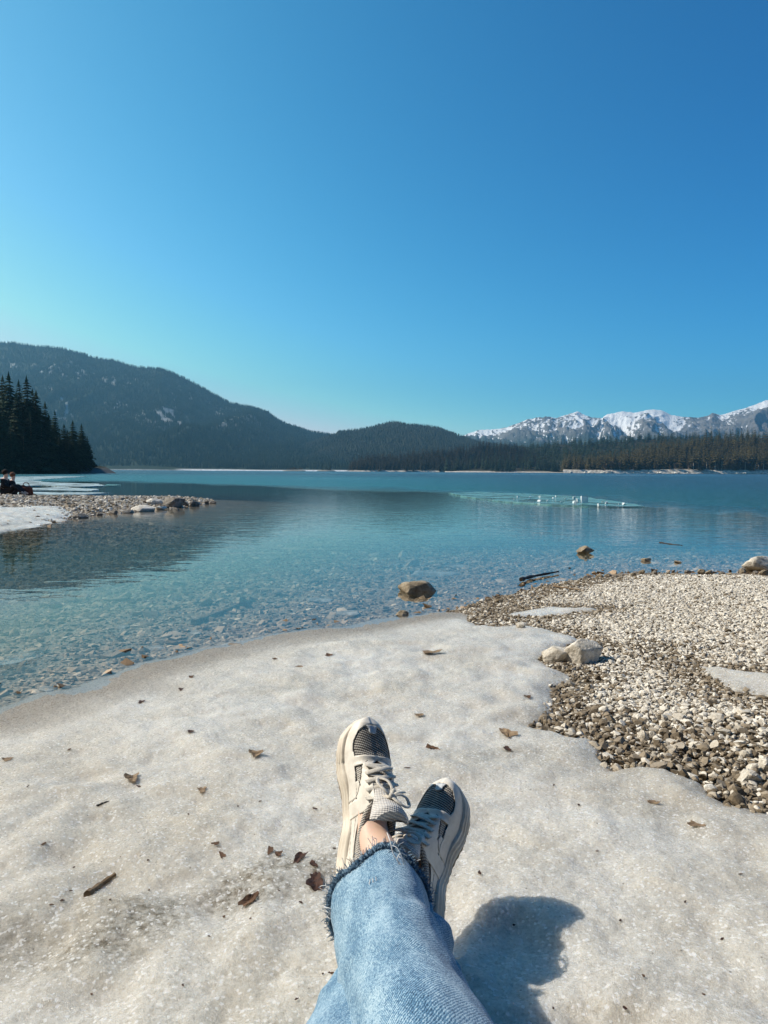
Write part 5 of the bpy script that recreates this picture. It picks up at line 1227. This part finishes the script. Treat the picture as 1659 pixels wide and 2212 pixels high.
# ------------------------------------------------------------------ two people on the spit
def cloth(name, c): return m_simple(name, tuple(x * .6 for x in c), c, 12, .9, .01)
def skin_fig(name, parent, m, verts, edges, sub=2):
    me = bpy.data.meshes.new(name); me.from_pydata([v[0] for v in verts], edges, []); o = bpy.data.objects.new(name, me); COL.objects.link(o); o.parent = parent; me.materials.append(m)
    sk = o.modifiers.new('skin', 'SKIN'); sk.use_smooth_shade = True
    for v, q in zip(me.skin_vertices[0].data, verts): v.radius = (q[1], q[1])
    me.skin_vertices[0].data[0].use_root = True
    s2 = o.modifiers.new('sub', 'SUBSURF'); s2.levels = sub; s2.render_levels = sub; return o
def seated(px, py, D, label, coat, hairc, rz, sc=1.0, kn=1.0):
    p = at_y(px, py, D); g = float(ground_z(np.array([p[0]]), np.array([D]))[0])
    P_ = empty('person', (p[0], D, g), rz); P_.scale = (sc,) * 3; tag(P_, label, 'person')
    # local: faces +x (towards the lake at right); pelvis on the ground
    B = [((0, 0, .12), .13), ((.03, 0, .32), .12), ((.05, 0, .50), .11), ((.07, 0, .58), .055), ((.09, 0, .68), .075), ((.105, 0, .76), .075),
         ((.06, .17, .50), .06), ((.12, .24, .30), .045), ((.30, .16, .30), .035), ((.37, .12, .31), .022), ((.06, -.17, .50), .06), ((.12, -.24, .30), .045), ((.30, -.16, .30), .035), ((.37, -.12, .31), .022),
         ((.08, .09, .12), .09), ((.42, .12, .34 * kn), .065), ((.62, .12, .10), .045), ((.74, .12, .05), .035), ((.08, -.09, .12), .09), ((.42, -.12, .34 * kn), .065), ((.62, -.12, .10), .045), ((.74, -.12, .05), .035)]
    E = [(0, 1), (1, 2), (2, 3), (3, 4), (4, 5), (2, 6), (6, 7), (7, 8), (8, 9), (2, 10), (10, 11), (11, 12), (12, 13), (0, 14), (14, 15), (15, 16), (16, 17), (0, 18), (18, 19), (19, 20), (20, 21)]
    skin_fig('body', P_, M_skin, B, E)
    cv = [(v, r_ + .016) for v, r_ in B]
    skin_fig('coat', P_, coat, [cv[i] for i in (0, 1, 2, 6, 7, 8, 10, 11, 12)], [(0, 1), (1, 2), (2, 3), (3, 4), (4, 5), (2, 6), (6, 7), (7, 8)])
    skin_fig('trousers', P_, cloth('dark trousers', (.03, .03, .035)), [cv[i] for i in (0, 14, 15, 16, 18, 19, 20)], [(0, 1), (1, 2), (2, 3), (0, 4), (4, 5), (5, 6)])
    V, Fc = rock(3, (.2, .19, .2), 3, .06, 0); V = V[:]; V[:, 0] -= .02; h = mesh_np('hair', V + [.085, 0, .765], Fc, hairc, P_, True)
    V, Fc = rock(4, (.03, .03, .04), 2, .05, 0); 
    return P_
M_blk = cloth('black coat', (.018, .018, .02))
seated(8, 1084, 22.6, 'person in a black coat sitting on the spit, nearer the photo edge', M_blk, cloth('dark hair', (.02, .015, .012)), .1, .93)
seated(24, 1082, 23.4, 'person with reddish hair sitting beside the black coated one on the spit', M_blk, cloth('auburn hair', (.22, .10, .06)), .35, .86)
# bag
p = at_y(57, 1081, 22.9); g = float(ground_z(np.array([p[0]]), np.array([22.9]))[0])
bag = empty('bag', (p[0], 22.9, g)); tag(bag, 'reddish brown bag standing beside the two seated people', 'bag')
M_bag = cloth('russet leather', (.20, .07, .045))
bm = bmesh.new(); bmesh.ops.create_cube(bm, size=1); bmesh.ops.scale(bm, vec=(.42, .20, .30), verts=bm.verts)
for v in bm.verts:
    if v.co.z > 0: v.co.x *= .86; v.co.y *= .55
bmesh.ops.bevel(bm, geom=bm.edges[:] , offset=.04, segments=3, affect='EDGES'); bmesh.ops.translate(bm, vec=(0, 0, .15), verts=bm.verts)
me = bpy.data.meshes.new('pouch'); bm.to_mesh(me); bm.free(); me.materials.append(M_bag); o = bpy.data.objects.new('pouch', me); COL.objects.link(o); o.parent = bag
mb = MB(); tube_to(mb, spline([(-.10, 0, .28), (-.08, 0, .38), (0, 0, .42), (.08, 0, .38), (.10, 0, .28)], 20), .012, 6); mb.build('handle', M_bag, bag)

# ------------------------------------------------------------------ sky, sun, haze, camera
SUN_AZ, SUN_EL = rad(76), rad(42)        # azimuth to the left of straight ahead
sd3 = Vector((-math.sin(SUN_AZ) * math.cos(SUN_EL), math.cos(SUN_AZ) * math.cos(SUN_EL), math.sin(SUN_EL)))
sun = bpy.data.lights.new('sun', 'SUN'); sun.energy = 5.0; sun.angle = rad(.53); sun.color = (1.0, .905, .765)
so = bpy.data.objects.new('sun', sun); COL.objects.link(so); so.rotation_euler = sd3.to_track_quat('Z', 'Y').to_euler(); so.location = (-20, 5, 30)
w = bpy.data.worlds.new('World'); SC.world = w; w.use_nodes = True; nt = w.node_tree; nt.nodes.clear()
wo = nt.nodes.new('ShaderNodeOutputWorld'); bg = nt.nodes.new('ShaderNodeBackground'); sky = nt.nodes.new('ShaderNodeTexSky')
sky.sky_type = 'NISHITA'; sky.sun_disc = False; sky.sun_elevation = SUN_EL; sky.sun_rotation = -SUN_AZ
sky.altitude = 1000; sky.air_density = 1.0; sky.dust_density = .7; sky.ozone_density = 2.2
SKY_STR = .105
tcw = nt.nodes.new('ShaderNodeTexCoord'); dt = N(nt, 'ShaderNodeVectorMath', operation='DOT_PRODUCT'); L(nt, tcw.outputs['Generated'], dt.inputs[0]); dt.inputs[1].default_value = sd3
sep = N(nt, 'ShaderNodeSeparateColor'); L(nt, sky.outputs[0], sep.inputs[0]); cmb = N(nt, 'ShaderNodeCombineColor')
glow = mth(nt, 'MINIMUM', dt.outputs['Value'], .82)
for i, (gain, gam, k) in enumerate(((2.3, 2.85, 2.45), (1.58, 1.60, .76), (1.42, 1.3, .12))):       # deep, clear mountain air: stronger blue away from the sun
    v = mth(nt, 'MULTIPLY', mth(nt, 'POWER', mth(nt, 'MULTIPLY', sep.outputs[i], .105), gam), gain)
    v = mth(nt, 'MULTIPLY', v, mth(nt, 'EXPONENT', mth(nt, 'MULTIPLY', glow, k)))
    L(nt, mth(nt, 'MULTIPLY', mth(nt, 'MINIMUM', v, .78), 1 / SKY_STR), cmb.inputs[i])
L(nt, cmb.outputs[0], bg.inputs[0]); bg.inputs[1].default_value = SKY_STR; L(nt, bg.outputs[0], wo.inputs[0])

bm = bmesh.new(); bmesh.ops.create_cube(bm, size=1)
me = bpy.data.meshes.new('haze'); bm.to_mesh(me); bm.free()
hz_ = bpy.data.objects.new('haze', me); COL.objects.link(hz_); hz_.scale = (13600, 13600, 808); hz_.location = (0, 0, 808 / 2 - 8.5)
tag(hz_, 'thin blue haze hanging in the air over the lake', 'haze', kind='stuff')
m = bpy.data.materials.new('haze'); m.use_nodes = True; nt = m.node_tree; nt.nodes.clear(); out = nt.nodes.new('ShaderNodeOutputMaterial')
pv = nt.nodes.new('ShaderNodeVolumePrincipled'); pv.inputs['Color'].default_value = (.26, .66, 1.0, 1); pv.inputs['Density'].default_value = 1.25e-4; pv.inputs['Anisotropy'].default_value = .38
L(nt, pv.outputs[0], out.inputs['Volume']); me.materials.append(m)

cam = bpy.data.cameras.new('camera'); cam.sensor_fit = 'VERTICAL'; cam.sensor_height = 36; cam.lens = 26; cam.clip_start = .05; cam.clip_end = 60000
co_ = bpy.data.objects.new('camera', cam); COL.objects.link(co_)
Mx = Matrix(((_r[0], _u[0], -_f[0], CAM[0]), (_r[1], _u[1], -_f[1], CAM[1]), (_r[2], _u[2], -_f[2], CAM[2]), (0, 0, 0, 1))); co_.matrix_world = Mx
SC.camera = co_
SC.render.engine = 'CYCLES'
cy = SC.cycles; cy.use_denoising = True; cy.denoiser = 'OPENIMAGEDENOISE'; cy.max_bounces = 6; cy.diffuse_bounces = 2; cy.glossy_bounces = 3; cy.transparent_max_bounces = 16; cy.volume_bounces = 0
cy.sample_clamp_indirect = 5; cy.use_adaptive_sampling = True; cy.adaptive_threshold = .015; cy.caustics_reflective = False; cy.caustics_refractive = False
vs = SC.view_settings; vs.view_transform = 'Standard'; vs.look = 'None'; vs.exposure = .25; vs.gamma = 1
